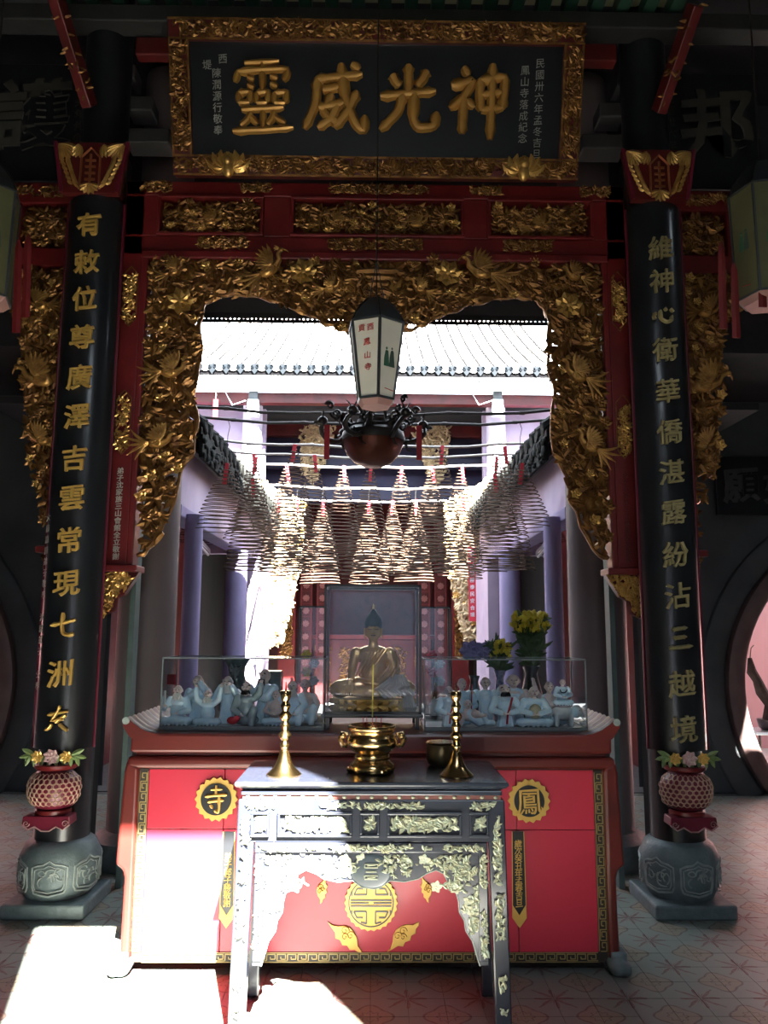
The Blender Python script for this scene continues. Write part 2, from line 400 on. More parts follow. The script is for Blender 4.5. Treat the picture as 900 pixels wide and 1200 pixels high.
# ------------------------------------------------------------------ side galleries of the rear light well
for s, nm in ((-1, 'wall_left'), (1, 'wall_right')):
    a, b_ = sorted((1.56 * s, 1.70 * s))
    w = struct(MB().box(a, b_, 6.2, 11.5, 2.44, 3.28).build(nm, WALL_LILAC, smooth=0, bevel=.006))
    a, b_ = sorted((1.53 * s, 1.72 * s)); MB().box(a, b_, 6.2, 11.5, 2.36, 2.46).build('moulding', PURPLE, w, smooth=0, bevel=.01)
    a, b_ = sorted((1.50 * s, 1.64 * s)); struct(MB().box(a, b_, 10.3, 11.5, 0, 2.4).build(nm, WALL_LILAC, smooth=0))
    a, b_ = sorted((2.9 * s, 3.0 * s)); shell(nm, RED_DARK, a, b_, 7.75, 12, 0, 3.3)
# gallery roofs: slabs of dark tile falling to the light well
for s in (-1, 1):
    t = thing('gallery_roof', 'dark mossy tiled eave over the %s side of the rear light well' % ('left' if s < 0 else 'right'), 'roof', (s * 1.5, 6.3, 3.2))
    mb = MB(); pts = [(1.42, 3.04), (1.42, 3.12), (2.25, 3.73), (2.25, 3.64)]
    mb.loops([[(s * x, y, z) for x, z in pts] for y in (6.3, 11.75)]); mb.build('roof_bed', TILE_DARK, t, smooth=0)
    MB().obox((s * 1.42, 6.3, 2.96), (s * 1.42, 11.75, 2.96), .03, .20).build('fascia', TILE_DARK, t, smooth=0, bevel=.006)
    MB().obox((s * 1.54, 6.3, 3.02), (s * 1.54, 11.75, 3.02), .05, .12).build('purlin', WOOD_BLACK, t, smooth=0)
    # half round tile rows running down to the well
    seg = MB(); L_ = .27; prof = [(-.062, 0), (-.05, .042), (0, .062), (.05, .042), (.062, 0), (0, -.008)]
    seg.loops([[(x_, d_y, z_) for d_y, z_ in prof] for x_ in (0, -L_)])
    sm = with_mat(seg.mesh('roof_tile'), TILE_DARK)
    disc = with_mat(MB().lathe([(.0, -.012), (.058, -.012), (.066, 0), (.058, .012), (.04, .016), (0, .02)], n=12).xform(Matrix.Rotation(pi / 2, 4, 'Y')).mesh('eave_disc'), TILE_DARK)
    k = 0; y = 6.42; sl = atan2(.62, .85)
    while y < 11.7:
        for q in range(3):
            xx = 1.43 + .25 * q; z_ = 3.145 + (xx - 1.42) * .73 + .022 * rnd.random()
            o = piece('roof_tile', sm, t, (s * xx, y, z_), (0, sl if s < 0 else -sl, 0 if s < 0 else pi))
            o.rotation_euler = Matrix.Rotation(0 if s < 0 else pi, 3, 'Z').to_euler() if False else (Matrix.Rotation(0 if s < 0 else pi, 3, 'Z') @ Matrix.Rotation(sl, 3, 'Y')).to_euler()
        piece('eave_disc', disc, t, (s * 1.42, y, 3.15), (rnd.uniform(-.2, .2), rnd.uniform(-.2, .2), 0), rnd.uniform(.9, 1.2)); y += .235
for s in (-1, 1):
    t = [o for o in bpy.data.objects if o.name.startswith('gallery_roof') and o.location.x * s > 0][0]; mb = MB(); rg = random.Random(6 + s)
    for k in range(260):
        y = rg.uniform(6.32, 11.7); z = rg.uniform(2.87, 3.05)
        r = rg.uniform(.02, .05); mb.ell((s * (1.405 - .01 * rg.random()), y, z), (.022, r, r * rg.uniform(.5, 1.1)), 7, 5)
    mb.build('weathered_edge', TILE_DARK, t, kind='stuff')
# gallery columns
def column(name, x, y, r, h, m, label, z0=0, grp=None, ent=.02):
    t = thing(name, label, 'column', (x, y, z0), grp)
    MB().lathe([(r * (1 + ent), 0), (r, h * .3), (r * .97, h)], (x, y, z0), 40).build('shaft', m, t)
    MB().lathe([(r * 1.5, 0), (r * 1.62, .06), (r * 1.5, .16), (r * 1.15, .2), (r, .21)], (x, y, z0), 40).build('base', STONE, t)
    return t
for s, w_ in ((-1, 'left'), (1, 'right')):
    column('gallery_column', s * 1.475, 6.42, .075, 2.4, PURPLE, 'slim lilac column at the front end of the %s gallery' % w_)
    column('gallery_column', s * 1.58, 9.1, .125, 2.36, PURPLE, 'lilac round column halfway along the %s gallery' % w_)
    column('hall_column', s * 1.52, 5.35, .19, 5.5, COL_BROWN, 'big brown-grey round column behind the %s leg of the carved portal' % w_)
# unlit tubes on the gallery lintels
for s, w_ in ((-1, 'left'), (1, 'right')):
    t = thing('tube_light', 'unlit fluorescent tube fitting under the %s gallery lintel' % w_, 'lamp', (s * 1.72, 7.6, 2.25))
    MB().obox((s * 1.66, 7.3, 2.30), (s * 1.8, 8.5, 2.30), .07, .05).build('housing', PORC_WHITE, t, smooth=0, bevel=.006)
    for k in (0, 1):
        MB().tube([(s * (1.64 + .07 * k), 7.35, 2.255), (s * (1.78 + .07 * k), 8.45, 2.255)], .014, 8).build('tube', TUBE, t)

# ------------------------------------------------------------------ far hall across the well
FY = 12.0
for x0, x1 in ((-3.2, -1.72), (1.72, 3.2)): shell('wall_back', WALL_LILAC, x0, x1, FY + .1, FY + .25, 2.6, 4.9)
shell('wall_back', RED_DARK, -3.2, 3.2, 17.4, 17.5, 0, 5)
shell('wall_back', WOOD_BLACK, -3.2, -3.1, 12, 17.5, 0, 5); shell('wall_back', WOOD_BLACK, 3.1, 3.2, 12, 17.5, 0, 5)
shell('ceiling', SOFFIT, -3.6, 3.6, 12.3, 17.5, 4.95, 5.02)
WHITEWASH = mat('whitewashed_plaster', (.62, .56, .66), .7, 0, (.48, .42, .52), 2, .7)
for s, w_ in ((-1, 'left'), (1, 'right')):
    column('far_hall_column', s * 1.90, FY - .05, .155, 4.9, WHITEWASH, 'pale plastered column of the far hall at its %s corner' % w_)
# blue tie beams and carved frieze under the far eave
NAVY = mat('navy_painted_beam', (.025, .03, .075), .5, 0, (.04, .03, .05), 4, .6)
for z0, z1, m_, lb in ((4.72, 5.0, RED_DARK, 'dark red eave beam above the blue wall of the far hall'), (4.17, 4.35, NAVY, 'navy tie beam between the far hall columns, upper one'), (3.62, 3.80, NAVY, 'navy tie beam between the far hall columns, lower one')):
    single(MB().box(-3.1, 3.1, FY + 1.1, FY + 1.26, z0, z1), 'tie_beam', m_, lb, 'beam', smooth=0, bevel=.01)
single(MB().box(-3.1, 3.1, FY + 1.4, FY + 1.44, 3.6, 4.9), 'back_board', mat('indigo_boarding', (.03, .032, .09), .6, 0, (.05, .03, .07), 3, .7), 'indigo boarding behind the tie beams of the far hall', 'panelling', smooth=0)
# ------------------------------------------------------------------ carving generators
def inside(p, poly):
    x, z = p; c = False; n = len(poly)
    for i in range(n):
        x1, z1 = poly[i]; x2, z2 = poly[(i + 1) % n]
        if (z1 > z) != (z2 > z) and x < (x2 - x1) * (z - z1) / (z2 - z1) + x1: c = not c
    return c
def vine_work(poly, y, s=1.0, seed=1, nb=60, leaves=3, depth=.05):
    """dense tangle of carved branches and leaves filling an outline"""
    rg = random.Random(seed); mb = MB(); xs = [p[0] for p in poly]; zs = [p[1] for p in poly]
    bb = (min(xs), max(xs), min(zs), max(zs)); made = 0; tries = 0
    while made < nb and tries < nb * 30:
        tries += 1
        x, z = rg.uniform(bb[0], bb[1]), rg.uniform(bb[2], bb[3])
        if not inside((x, z), poly): continue
        a = rg.uniform(0, 2 * pi); k = rg.uniform(-1, 1) * .5; pts = []; yy = y - rg.uniform(.1, .9) * depth
        for i in range(rg.randint(6, 11)):
            if not inside((x, z), poly): break
            pts.append(V((x, yy + .012 * s * sin(i * 1.3 + made), z))); a += k + rg.uniform(-.35, .35)
            x += cos(a) * .024 * s; z += sin(a) * .024 * s
            if i % 2 == 1:
                for q in range(leaves):
                    la = a + rg.choice((-1, 1)) * rg.uniform(.4, 1.5); L_ = rg.uniform(.03, .055) * s
                    if inside((x + cos(la) * L_ * .6, z + sin(la) * L_ * .6), poly):
                        mb.leaf((x, yy - .004, z), la, L_, L_ * .26, .010 * s, rg.uniform(-.6, .6), lift=rg.uniform(0, .35), n=4)
        if len(pts) > 2:
            r0 = rg.uniform(.007, .012) * s; mb.tube(pts, [r0 * (1 - .5 * i / len(pts)) for i in range(len(pts))], 5)
            made += 1
    return mb
def blossom_mb(r=.04, n=6):
    mb = MB()
    for k in range(n): mb.leaf((0, 0, 0), 2 * pi * k / n, r, r * .42, r * .25, .1, lift=.35, n=5)
    for k in range(n): mb.leaf((0, -r * .15, 0), 2 * pi * (k + .5) / n, r * .65, r * .28, r * .2, .1, lift=.5, n=4)
    mb.ell((0, -r * .3, 0), (r * .22, r * .2, r * .22), 8, 5); return mb
def bird_mb(L_=.3):
    """carved phoenix in relief seen from the side, facing -X, body at the origin"""
    mb = MB(); u = L_
    mb.ell((0, 0, 0), (.20 * u, .10 * u, .12 * u), 12, 8, Matrix.Rotation(.3, 3, 'Y'))
    neck = [(-.14 * u, -.01, .04 * u), (-.24 * u, -.02, .12 * u), (-.25 * u, -.03, .22 * u), (-.31 * u, -.035, .28 * u)]
    mb.tube(neck, [.075 * u, .055 * u, .042 * u, .04 * u], 8); mb.ell((-.33 * u, -.035, .285 * u), (.06 * u, .045 * u, .045 * u), 8, 6)
    mb.leaf((-.37 * u, -.035, .28 * u), pi + .35, .12 * u, .016 * u, .01 * u, .4)
    for k in range(3): mb.leaf((-.31 * u, -.035, .32 * u), 1.2 - .45 * k, .12 * u, .018 * u, .008 * u, -.5)
    for k in range(8): mb.leaf((-.06 * u, -.09 * u, .05 * u), 2.0 - k * .24, (.42 - .02 * k) * u, .045 * u, .016 * u, -.35, lift=.08, n=5)
    for k in range(6): mb.leaf((-.08 * u, -.12 * u, .04 * u), 1.9 - k * .28, .22 * u, .04 * u, .016 * u, -.3, lift=.1, n=4)
    for k in range(5): mb.leaf((.14 * u, -.03 * u, -.02 * u), -.15 - k * .17, (.52 + .06 * (k % 2)) * u, .034 * u, .014 * u, .45 - .2 * k, n=7)
    for k in range(9):
        a = k * .7; mb.leaf((-.1 * u + .05 * u * (k % 4), -.10 * u, -.05 * u + .04 * u * (k // 3)), -.3, .08 * u, .03 * u, .012 * u, 0, n=4)
    for dx in (-.04, .05): mb.tube([(dx * u, 0, -.08 * u), ((dx - .03) * u, -.01, -.2 * u), ((dx - .08) * u, -.015, -.24 * u)], .014 * u, 5)
    return mb
def scroll_mb(r, y=0, turns=1.6, w=.006, t=.006, flip=1, c=(0, 0), a0=0):
    pts = []
    for i in range(26):
        q = i / 25; a = a0 + flip * q * turns * 2 * pi; rr = r * (1 - .85 * q); pts.append((c[0] + rr * cos(a), y, c[1] + rr * sin(a)))
    return MB().ribbon(pts, [w * (1 - .4 * i / 25) for i in range(26)], t)
BLOS = with_mat(blossom_mb(.045).mesh('blossom'), GOLD)
BLOS_B = with_mat(blossom_mb(.035, 5).mesh('blossom'), GOLD_BRIGHT)
GOLD_MID = mat('worn_bird_gilding', (.56, .30, .08), .4, .6, (.24, .10, .03), 18, .9, .15, 60)
BIRD = with_mat(bird_mb(.34).mesh('phoenix'), GOLD_MID)
def scatter_blossoms(parent, poly, y, n, seed, meshes, dmin=.07, margin=.8, sc=(.7, 1.1), used=None):
    rg = random.Random(seed); xs = [p[0] for p in poly]; zs = [p[1] for p in poly]; pts = list(used or []); out = 0; tr = 0
    while out < n and tr < n * 60:
        tr += 1; p = (rg.uniform(min(xs), max(xs)), rg.uniform(min(zs), max(zs)))
        if not inside(p, poly) or any((p[0] - q[0]) ** 2 + (p[1] - q[1]) ** 2 < dmin ** 2 for q in pts): continue
        pts.append(p); piece('blossom', rg.choice(meshes), parent, (p[0], y, p[1]), (0, rg.uniform(0, 6), 0), rg.uniform(*sc)); out += 1
def rect(a, b, c, d): return [(a, c), (b, c), (b, d), (a, d)]
def pxrect(x0, x1, y0, y1, Y):
    a = xz(x0, y1, Y); b = xz(x1, y0, Y); return (a[0], b[0], a[1], b[1])

# ------------------------------------------------------------------ writing
def glyph_mb(ch, size, depth, weight=.012, slant=.07, bevel=.0):
    c = bpy.data.curves.new('writing', 'FONT'); c.body = ch; c.size = size; c.extrude = depth / 2; c.offset = weight * size
    c.bevel_depth = bevel; c.bevel_resolution = 1; c.align_x = 'CENTER'; c.resolution_u = 3
    o = bpy.data.objects.new('writing', c); C.objects.link(o)
    me = bpy.data.meshes.new_from_object(o.evaluated_get(bpy.context.evaluated_depsgraph_get()))
    mb = MB(); vs = [v.co.copy() for v in me.vertices]; fs = [tuple(p.vertices) for p in me.polygons]
    bpy.data.objects.remove(o); bpy.data.curves.remove(c); bpy.data.meshes.remove(me)
    # brush-like lean: rows rise to the side, edges wander a little
    out = []
    for v in vs:
        x, y = v.x, v.y - .38 * size
        y += slant * x; w = .012 * size
        x += w * sin(y * 23 / size + 1.3); y += w * sin(x * 19 / size)
        out.append((x, -v.z, y))
    return mb.add(out, fs)
def brush_mb(strokes, size, depth, w=6.5):
    """hand-laid brush strokes on a 100 x 100 square"""
    mb = MB()
    for k, st in enumerate(strokes):
        pts = [V(((x - 50) / 100 * size, -.002 * (k % 3), (z - 50) / 100 * size)) for x, z in st]
        # resample for smooth curving
        fine = []
        for i in range(len(pts) - 1):
            for q in range(4): fine.append(pts[i].lerp(pts[i + 1], q / 4))
        fine.append(pts[-1]); sm = [fine[0]] + [(fine[i - 1] + fine[i] * 2 + fine[i + 1]) / 4 for i in range(1, len(fine) - 1)] + [fine[-1]]
        n = len(sm); ww = []
        for i in range(n):
            t = i / (n - 1); ww.append(w / 100 * size * (.75 + .45 * (1 - t) * (t < .25) + .25 * sin(t * pi) + (.25 if t > .8 else 0)) * (.55 if i in (0, n - 1) else 1))
        mb.ribbon(sm, ww, depth, prof=((-1, 0), (-.55, .8), (0, 1), (.55, .8), (1, 0), (0, -.05)))
    return mb
def inscription(parent, text, x, y, z_top, step, size, m, name='character', depth=.004, weight=.012, lean=0.0, group_name='inscription'):
    """a column of small characters joined into one flat inscription"""
    mb = MB()
    for i, ch in enumerate(text):
        if ch == ' ': continue
        mb.join(glyph_mb(ch, size, depth, weight), Matrix.Translation((x + lean * i * step, y, z_top - (i + .5) * step)))
    return mb.build(group_name, m, parent, smooth=0, kind='stuff')

# ------------------------------------------------------------------ the carved red and gold portal
PY = 4.66
portal = thing('carved_portal', 'red lacquered portal frame with gilded openwork valance of phoenixes and flowering branches', 'doorway', (0, PY, 1.84))
FX, ZB, ZT = 1.585, 1.85, 4.30
ZI = 3.80                                                            # top of the opening
for s in (-1, 1):
    a, b_ = sorted((s * FX, s * (FX - .125)))
    MB().box(a, b_, PY, PY + .10, ZB, ZT).build('stile', RED, portal, smooth=0, bevel=.008)
    a, b_ = sorted((s * (FX - .125), s * (FX - .165)))
    MB().box(a, b_, PY - .02, PY + .10, ZB, ZI).build('inner_bead', RED, portal, smooth=0, bevel=.01)
    a, b_ = sorted((s * (FX + .02), s * (FX - .20)))
    MB().box(a, b_, PY - .05, PY + .12, ZB - .04, ZB).build('stile_foot', RED, portal, smooth=0, bevel=.008)
    # raised gilt panels on the stile
    for k, (z0, z1) in enumerate(((3.33, 3.72), (2.52, 2.92))):
        cx = s * (FX - .06); ol = [(cx + .042 * sx, zz) for sx, zz in ((-1, z0 + .05), (-1, z1 - .05), (0, z1), (1, z1 - .05), (1, z0 + .05), (0, z0))]
        f = MB(); P3 = [V((p[0], PY - .004, p[1])) for p in ol] + [V((ol[0][0], PY - .004, ol[0][1]))]
        for i in range(6): f.obox(P3[i], P3[i + 1], .006, .006, (0, 1, 0))
        f.build('panel_edge', GOLD, portal, smooth=0)
        vine_work(ol, PY - .002, .55, 11 + k + 5 * s, 26, 3, .012).build('gilt_spray', GOLD_BRIGHT, portal, kind='stuff')
    # gilded bracket under each stile
    x0 = s * (FX + .01); x1 = s * (FX - .20)
    br = [(x0, ZB - .04), (x1, ZB - .04), (s * (FX - .12), ZB - .17), (s * (FX - .07), ZB - .19), (s * (FX - .05), ZB - .27), (x0, ZB - .30)]
    g = MB().plate(br, PY, PY + .06).build('bracket', RED_DARK, portal, smooth=0)
    vine_work(br, PY, .6, 31 + s, 34, 3, .025).build('bracket_leafwork', GOLD_BRIGHT, g, kind='stuff')
    scatter_blossoms(g, br, PY - .03, 4, 7 + s, [BLOS_B], .05, sc=(.5, .8))
MB().box(-FX, FX, PY, PY + .10, 4.20, ZT).build('top_rail', RED, portal, smooth=0, bevel=.008)
MB().box(-FX, FX, PY, PY + .10, ZI, 3.93).build('lower_rail', RED, portal, smooth=0, bevel=.008)
MB().box(-FX + .12, FX - .12, PY - .025, PY + .1, ZI - .03, ZI + .025).build('rail_bead', RED, portal, smooth=0, bevel=.01)
MB().box(-FX, FX, PY + .09, PY + .12, 3.93, 4.20).build('panel_back', RED_DARK, portal, smooth=0)
PAN = ((-1.38, -.71), (-.54, .56), (.71, 1.38))
edges = [-FX] + [v for p in PAN for v in p] + [FX]
for i in range(0, len(edges), 2):
    if edges[i + 1] - edges[i] > .05: MB().box(edges[i], edges[i + 1], PY, PY + .10, 3.93, 4.20).build('muntin', RED, portal, smooth=0, bevel=.006)
for k, (a, b_) in enumerate(PAN):
    f = MB()
    for x0, x1, z0, z1 in ((a, b_, 3.93, 3.95), (a, b_, 4.18, 4.20), (a, a + .02, 3.95, 4.18), (b_ - .02, b_, 3.95, 4.18)): f.box(x0, x1, PY - .018, PY + .09, z0, z1)
    p_ = f.build('panel_frame', RED, portal, smooth=0, bevel=.005)
    rc = rect(a + .035, b_ - .035, 3.965, 4.165)
    vine_work(rc, PY + .055, .95, 50 + k, int((b_ - a) * 110), 3, .05).build('openwork', GOLD, p_, kind='stuff')
    scatter_blossoms(p_, rc, PY + .0, int((b_ - a) * 16), 60 + k, [BLOS, BLOS_B], .07, sc=(.6, .95))
    for q in range(1 if k != 1 else 2):
        bx = (a + b_) / 2 + (0 if k != 1 else (-.25, .25)[q]); piece('phoenix', BIRD, p_, (bx, PY + .01, 4.03), (0, 0, 0), (.72 * (1 if (k + q) % 2 else -1), .6, .5))
for x0, x1, z0, z1, sd in ((-.30, .34, 4.225, 4.285, 1), (-.86, -.66, 4.225, 4.285, 2), (.60, .80, 4.225, 4.285, 3), (-1.50, -1.30, 4.22, 4.29, 8), (1.30, 1.50, 4.22, 4.29, 9), (-1.12, -.8, 3.845, 3.92, 4), (-.3, .3, 3.845, 3.92, 5), (.80, 1.12, 3.845, 3.92, 6)):
    vine_work(rect(x0, x1, z0, z1), PY - .002, .6, sd * 7, int((x1 - x0) * 110), 3, .012).build('gilt_spray', GOLD, portal, kind='stuff')
# valance outline (half), read off the photograph, mirrored about the axis
half = [(-1.41, ZI - .02), (-1.41, ZB + .06), (-1.33, ZB + .10), (-1.26, 2.10), (-1.20, 2.25), (-1.18, 2.42), (-1.10, 2.55), (-1.09, 2.75), (-1.12, 2.95), (-1.075, 3.15), (-1.10, 3.35), (-1.07, 3.50),
        (-.98, 3.555), (-.84, 3.56), (-.66, 3.53), (-.50, 3.47), (-.38, 3.42), (-.28, 3.36), (-.20, 3.33), (0, 3.32)]
L_poly = half + [(0, ZI - .02)]
R_poly = [(-x, z) for x, z in reversed(L_poly)]
for s, poly, sd in ((-1, L_poly, 101), (1, R_poly, 202)):
    vine_work(poly, PY + .06, 1.7, sd, 190, 3, .07).build('branch_work', GOLD, portal, kind='stuff')
    vine_work(poly, PY + .03, 1.0, sd + 9, 120, 3, .05).build('leaf_work', GOLD, portal, kind='stuff')
    edge = [(x * (1 if s < 0 else -1), z) for x, z in half[1:]]
    mb = MB(); fine = []
    for i in range(len(edge) - 1):
        for q in range(5):
            t = q / 5; fine.append(V((edge[i][0] * (1 - t) + edge[i + 1][0] * t, PY + .03, edge[i][1] * (1 - t) + edge[i + 1][1] * t)))
    fine = [fine[0]] + [(fine[i - 1] + fine[i] + fine[i + 1]) / 3 + V((.006 * sin(i * 1.1), 0, .008 * cos(i * 1.4))) for i in range(1, len(fine) - 1)] + [fine[-1]]
    mb.tube(fine, [.014 + .004 * sin(i * .9) for i in range(len(fine))], 6); mb.build('edge_branch', GOLD, portal)
    # a thin carved ground behind the tangle in the solid parts
    gr = [(x * (1 if s < 0 else -1), z) for x, z in ((-1.41, ZI - .02), (-1.41, 3.56), (-1.15, 3.60), (-.7, 3.62), (-.4, 3.56), (0, 3.50), (0, ZI - .02))]
    MB().plate(gr, PY + .085, PY + .10).build('carved_ground', RED_DARK, portal, smooth=0)
    gr = [(x * (1 if s < 0 else -1), z) for x, z in ((-1.41, 3.56), (-1.41, 2.35), (-1.30, 2.3), (-1.22, 2.6), (-1.2, 3.0), (-1.16, 3.3), (-1.15, 3.60))]
    MB().plate(gr, PY + .085, PY + .10).build('carved_ground', RED_DARK, portal, smooth=0)
    for bx, bz, sc_, fl in ((-.66, 3.68, .95, 1), (-1.24, 3.02, .85, 1), (-1.30, 2.58, .8, 1), (-1.24, 3.66, .6, 1), (-.28, 3.56, .55, 1)):
        piece('phoenix', BIRD, portal, (bx * (1 if s < 0 else -1), PY - .055, bz), (0, (rnd.uniform(-.3, .3)), 0), (sc_ * fl * s, 1.0, sc_))
    scatter_blossoms(portal, poly, PY - .01, 44, sd + 3, [BLOS, BLOS_B], .10, sc=(.7, 1.15))
# big peony at each corner and the central gold roundel
for x, z in ((-1.2, 3.48), (1.2, 3.48), (-.45, 3.68), (.45, 3.68)):
    blossom_mb(.085, 7).xform(Matrix.Translation((x, PY - .02, z))).build('peony', GOLD_BRIGHT, portal)
mb = MB(); mb.lathe([(.0, -.08), (.10, -.08), (.13, -.06), (.12, -.045), (.16, -.02), (.15, 0), (.19, .02), (.18, .04), (.21, .06), (.17, .075), (0, .08)], n=40)
mb.xform(Matrix.Translation((0, PY + .04, 3.64)) @ Matrix.Scale(.4, 4, (0, 1, 0))); mb.build('ribbed_basket', GOLD, portal)
mb = MB()
for k in range(9): mb.leaf((0 + .035 * (k - 4), PY - .0, 3.54), pi / 2 - .16 * (k - 4), .12, .022, .014, 0, lift=.1)
mb.build('lotus_fan', GOLD_BRIGHT, portal)
# red stile inscription
SIG = '弟子沈家族三山會館全立敬謝'
inscription(portal, SIG, -FX + .06, PY - .004, 2.44, .043, .042, WHITE_INK)
inscription(portal, SIG, FX - .06, PY - .004, 2.44, .043, .042, RED_DARK)

# flanking bays: red frames with gilded side carvings beyond the columns
for s, w_ in ((-1, 'left'), (1, 'right')):
    t = thing('side_bay_frame', 'red side bay frame with hanging crane carving beyond the %s column' % w_, 'doorway', (s * 2.0, PY, 1.9))
    def bx(n, a, b, z0, z1, m=RED, y0=0, y1=.1):
        a, b = sorted((s * a, s * b)); return MB().box(a, b, PY + y0, PY + y1, z0, z1).build(n, m, t, smooth=0, bevel=.008)
    bx('stile', 1.80, 1.90, 1.95, 4.28); bx('top_rail', 1.80, 3.6, 4.14, 4.28); bx('lower_rail', 1.90, 3.6, 3.72, 3.84)
    bx('muntin', 2.24, 2.32, 3.84, 4.14); bx('stile_foot', 1.76, 1.99, 1.92, 1.96, RED, -.04, .12); bx('panel_back', 1.9, 3.6, 3.84, 4.14, RED_DARK, .08, .1)
    pl = [(1.91, 3.71), (1.91, 2.02), (1.96, 2.05), (2.02, 2.3), (2.10, 2.45), (2.12, 2.75), (2.16, 3.0), (2.18, 3.3), (2.30, 3.5), (2.6, 3.6), (3.2, 3.64), (3.5, 3.7)]
    pl = [(s * x, z) for x, z in pl]
    vine_work(pl, PY + .05, 1.25, 300 + s, 200, 3, .06).build('branch_work', GOLD, t, kind='stuff')
    g2 = [(s * x, z) for x, z in ((1.91, 3.71), (1.91, 2.6), (2.02, 2.7), (2.08, 3.2), (2.25, 3.55), (3.2, 3.7))]
    MB().plate(g2, PY + .07, PY + .09).build('carved_ground', RED_DARK, t, smooth=0)
    scatter_blossoms(t, pl, PY - .01, 26, 310 + s, [BLOS, BLOS_B], .09, sc=(.7, 1.1))
    for bx_, bz, sc_ in ((2.02, 2.98, 1.2), (2.06, 3.45, .8), (1.99, 2.6, .8)): piece('crane', BIRD, t, (s * bx_, PY - .02, bz), (0, .4 * s, 0), (sc_ * s * -1 * .8, 1, sc_))
    rc = [(s * x, z) for x, z in ((1.93, 3.86), (2.22, 3.86), (2.22, 4.12), (1.93, 4.12))]
    vine_work(rc, PY + .05, 1.0, 320 + s, 40, 3, .04).build('openwork', GOLD, t, kind='stuff')
    rc = [(s * x, z) for x, z in ((2.34, 3.86), (3.4, 3.86), (3.4, 4.12), (2.34, 4.12))]
    vine_work(rc, PY + .05, 1.1, 325 + s, 80, 3, .04).build('openwork', GOLD, t, kind='stuff')
    vine_work([(s * x, z) for x, z in ((1.97, 4.17), (2.3, 4.17), (2.3, 4.25), (1.97, 4.25))], PY - .002, .6, 330 + s, 22, 3, .012).build('gilt_spray', GOLD, t, kind='stuff')
    br = [(s * x, z) for x, z in ((1.78, 1.92), (1.97, 1.92), (1.93, 1.78), (1.86, 1.72), (1.80, 1.66))]
    vine_work(br, PY + .03, .7, 340 + s, 30, 3, .03).build('bracket', GOLD, t, kind='stuff')
# jambs of dark timber carrying the portal, standing behind the stiles
for s, w_ in ((-1, 'left'), (1, 'right')):
    single(MB().box(*sorted((s * 1.66, s * 1.86)), 4.80, 4.98, 0, 4.6), 'jamb_post', WOOD_BLACK, 'black square timber post behind the %s column' % w_, 'post', smooth=0, bevel=.01)
    single(MB().box(*sorted((s * 1.44, s * 1.475)), 4.80, 4.90, 0, 3.9), 'door_batten', mat('green_weathered_batten', (.10, .15, .14), .6), 'narrow grey-green batten beside the %s jamb of the portal' % w_, 'batten', smooth=0, bevel=.004)
# ------------------------------------------------------------------ the two front columns with their couplet boards
COLX, COLY = 1.69, 4.52
def board_char(ch, size):
    if ch == '*': return brush_mb([[(14, 66), (50, 74), (88, 80)], [(56, 100), (50, 78), (28, 44)], [(30, 46), (60, 52), (74, 52)], [(80, 66), (56, 50), (44, 38)], [(30, 34), (22, 20), (8, 12)], [(58, 34), (76, 18), (92, 10)]], size, .02, 7)
    if ch == '七': return brush_mb([[(4, 50), (50, 60), (94, 72)], [(46, 98), (44, 50), (48, 22), (66, 14), (92, 18)]], size, .02, 8)
    if ch == '三': return brush_mb([[(22, 84), (50, 88), (78, 92)], [(26, 52), (50, 55), (74, 58)], [(6, 14), (50, 18), (94, 24)]], size, .02, 8)
    if ch == '心': return brush_mb([[(14, 56), (8, 40), (12, 28)], [(34, 66), (36, 30), (58, 18), (78, 24), (80, 44)], [(52, 76), (60, 64)], [(76, 74), (88, 60)]], size, .02, 8)
    return glyph_mb(ch, size * 1.02, .018, .004, .12, .0015)
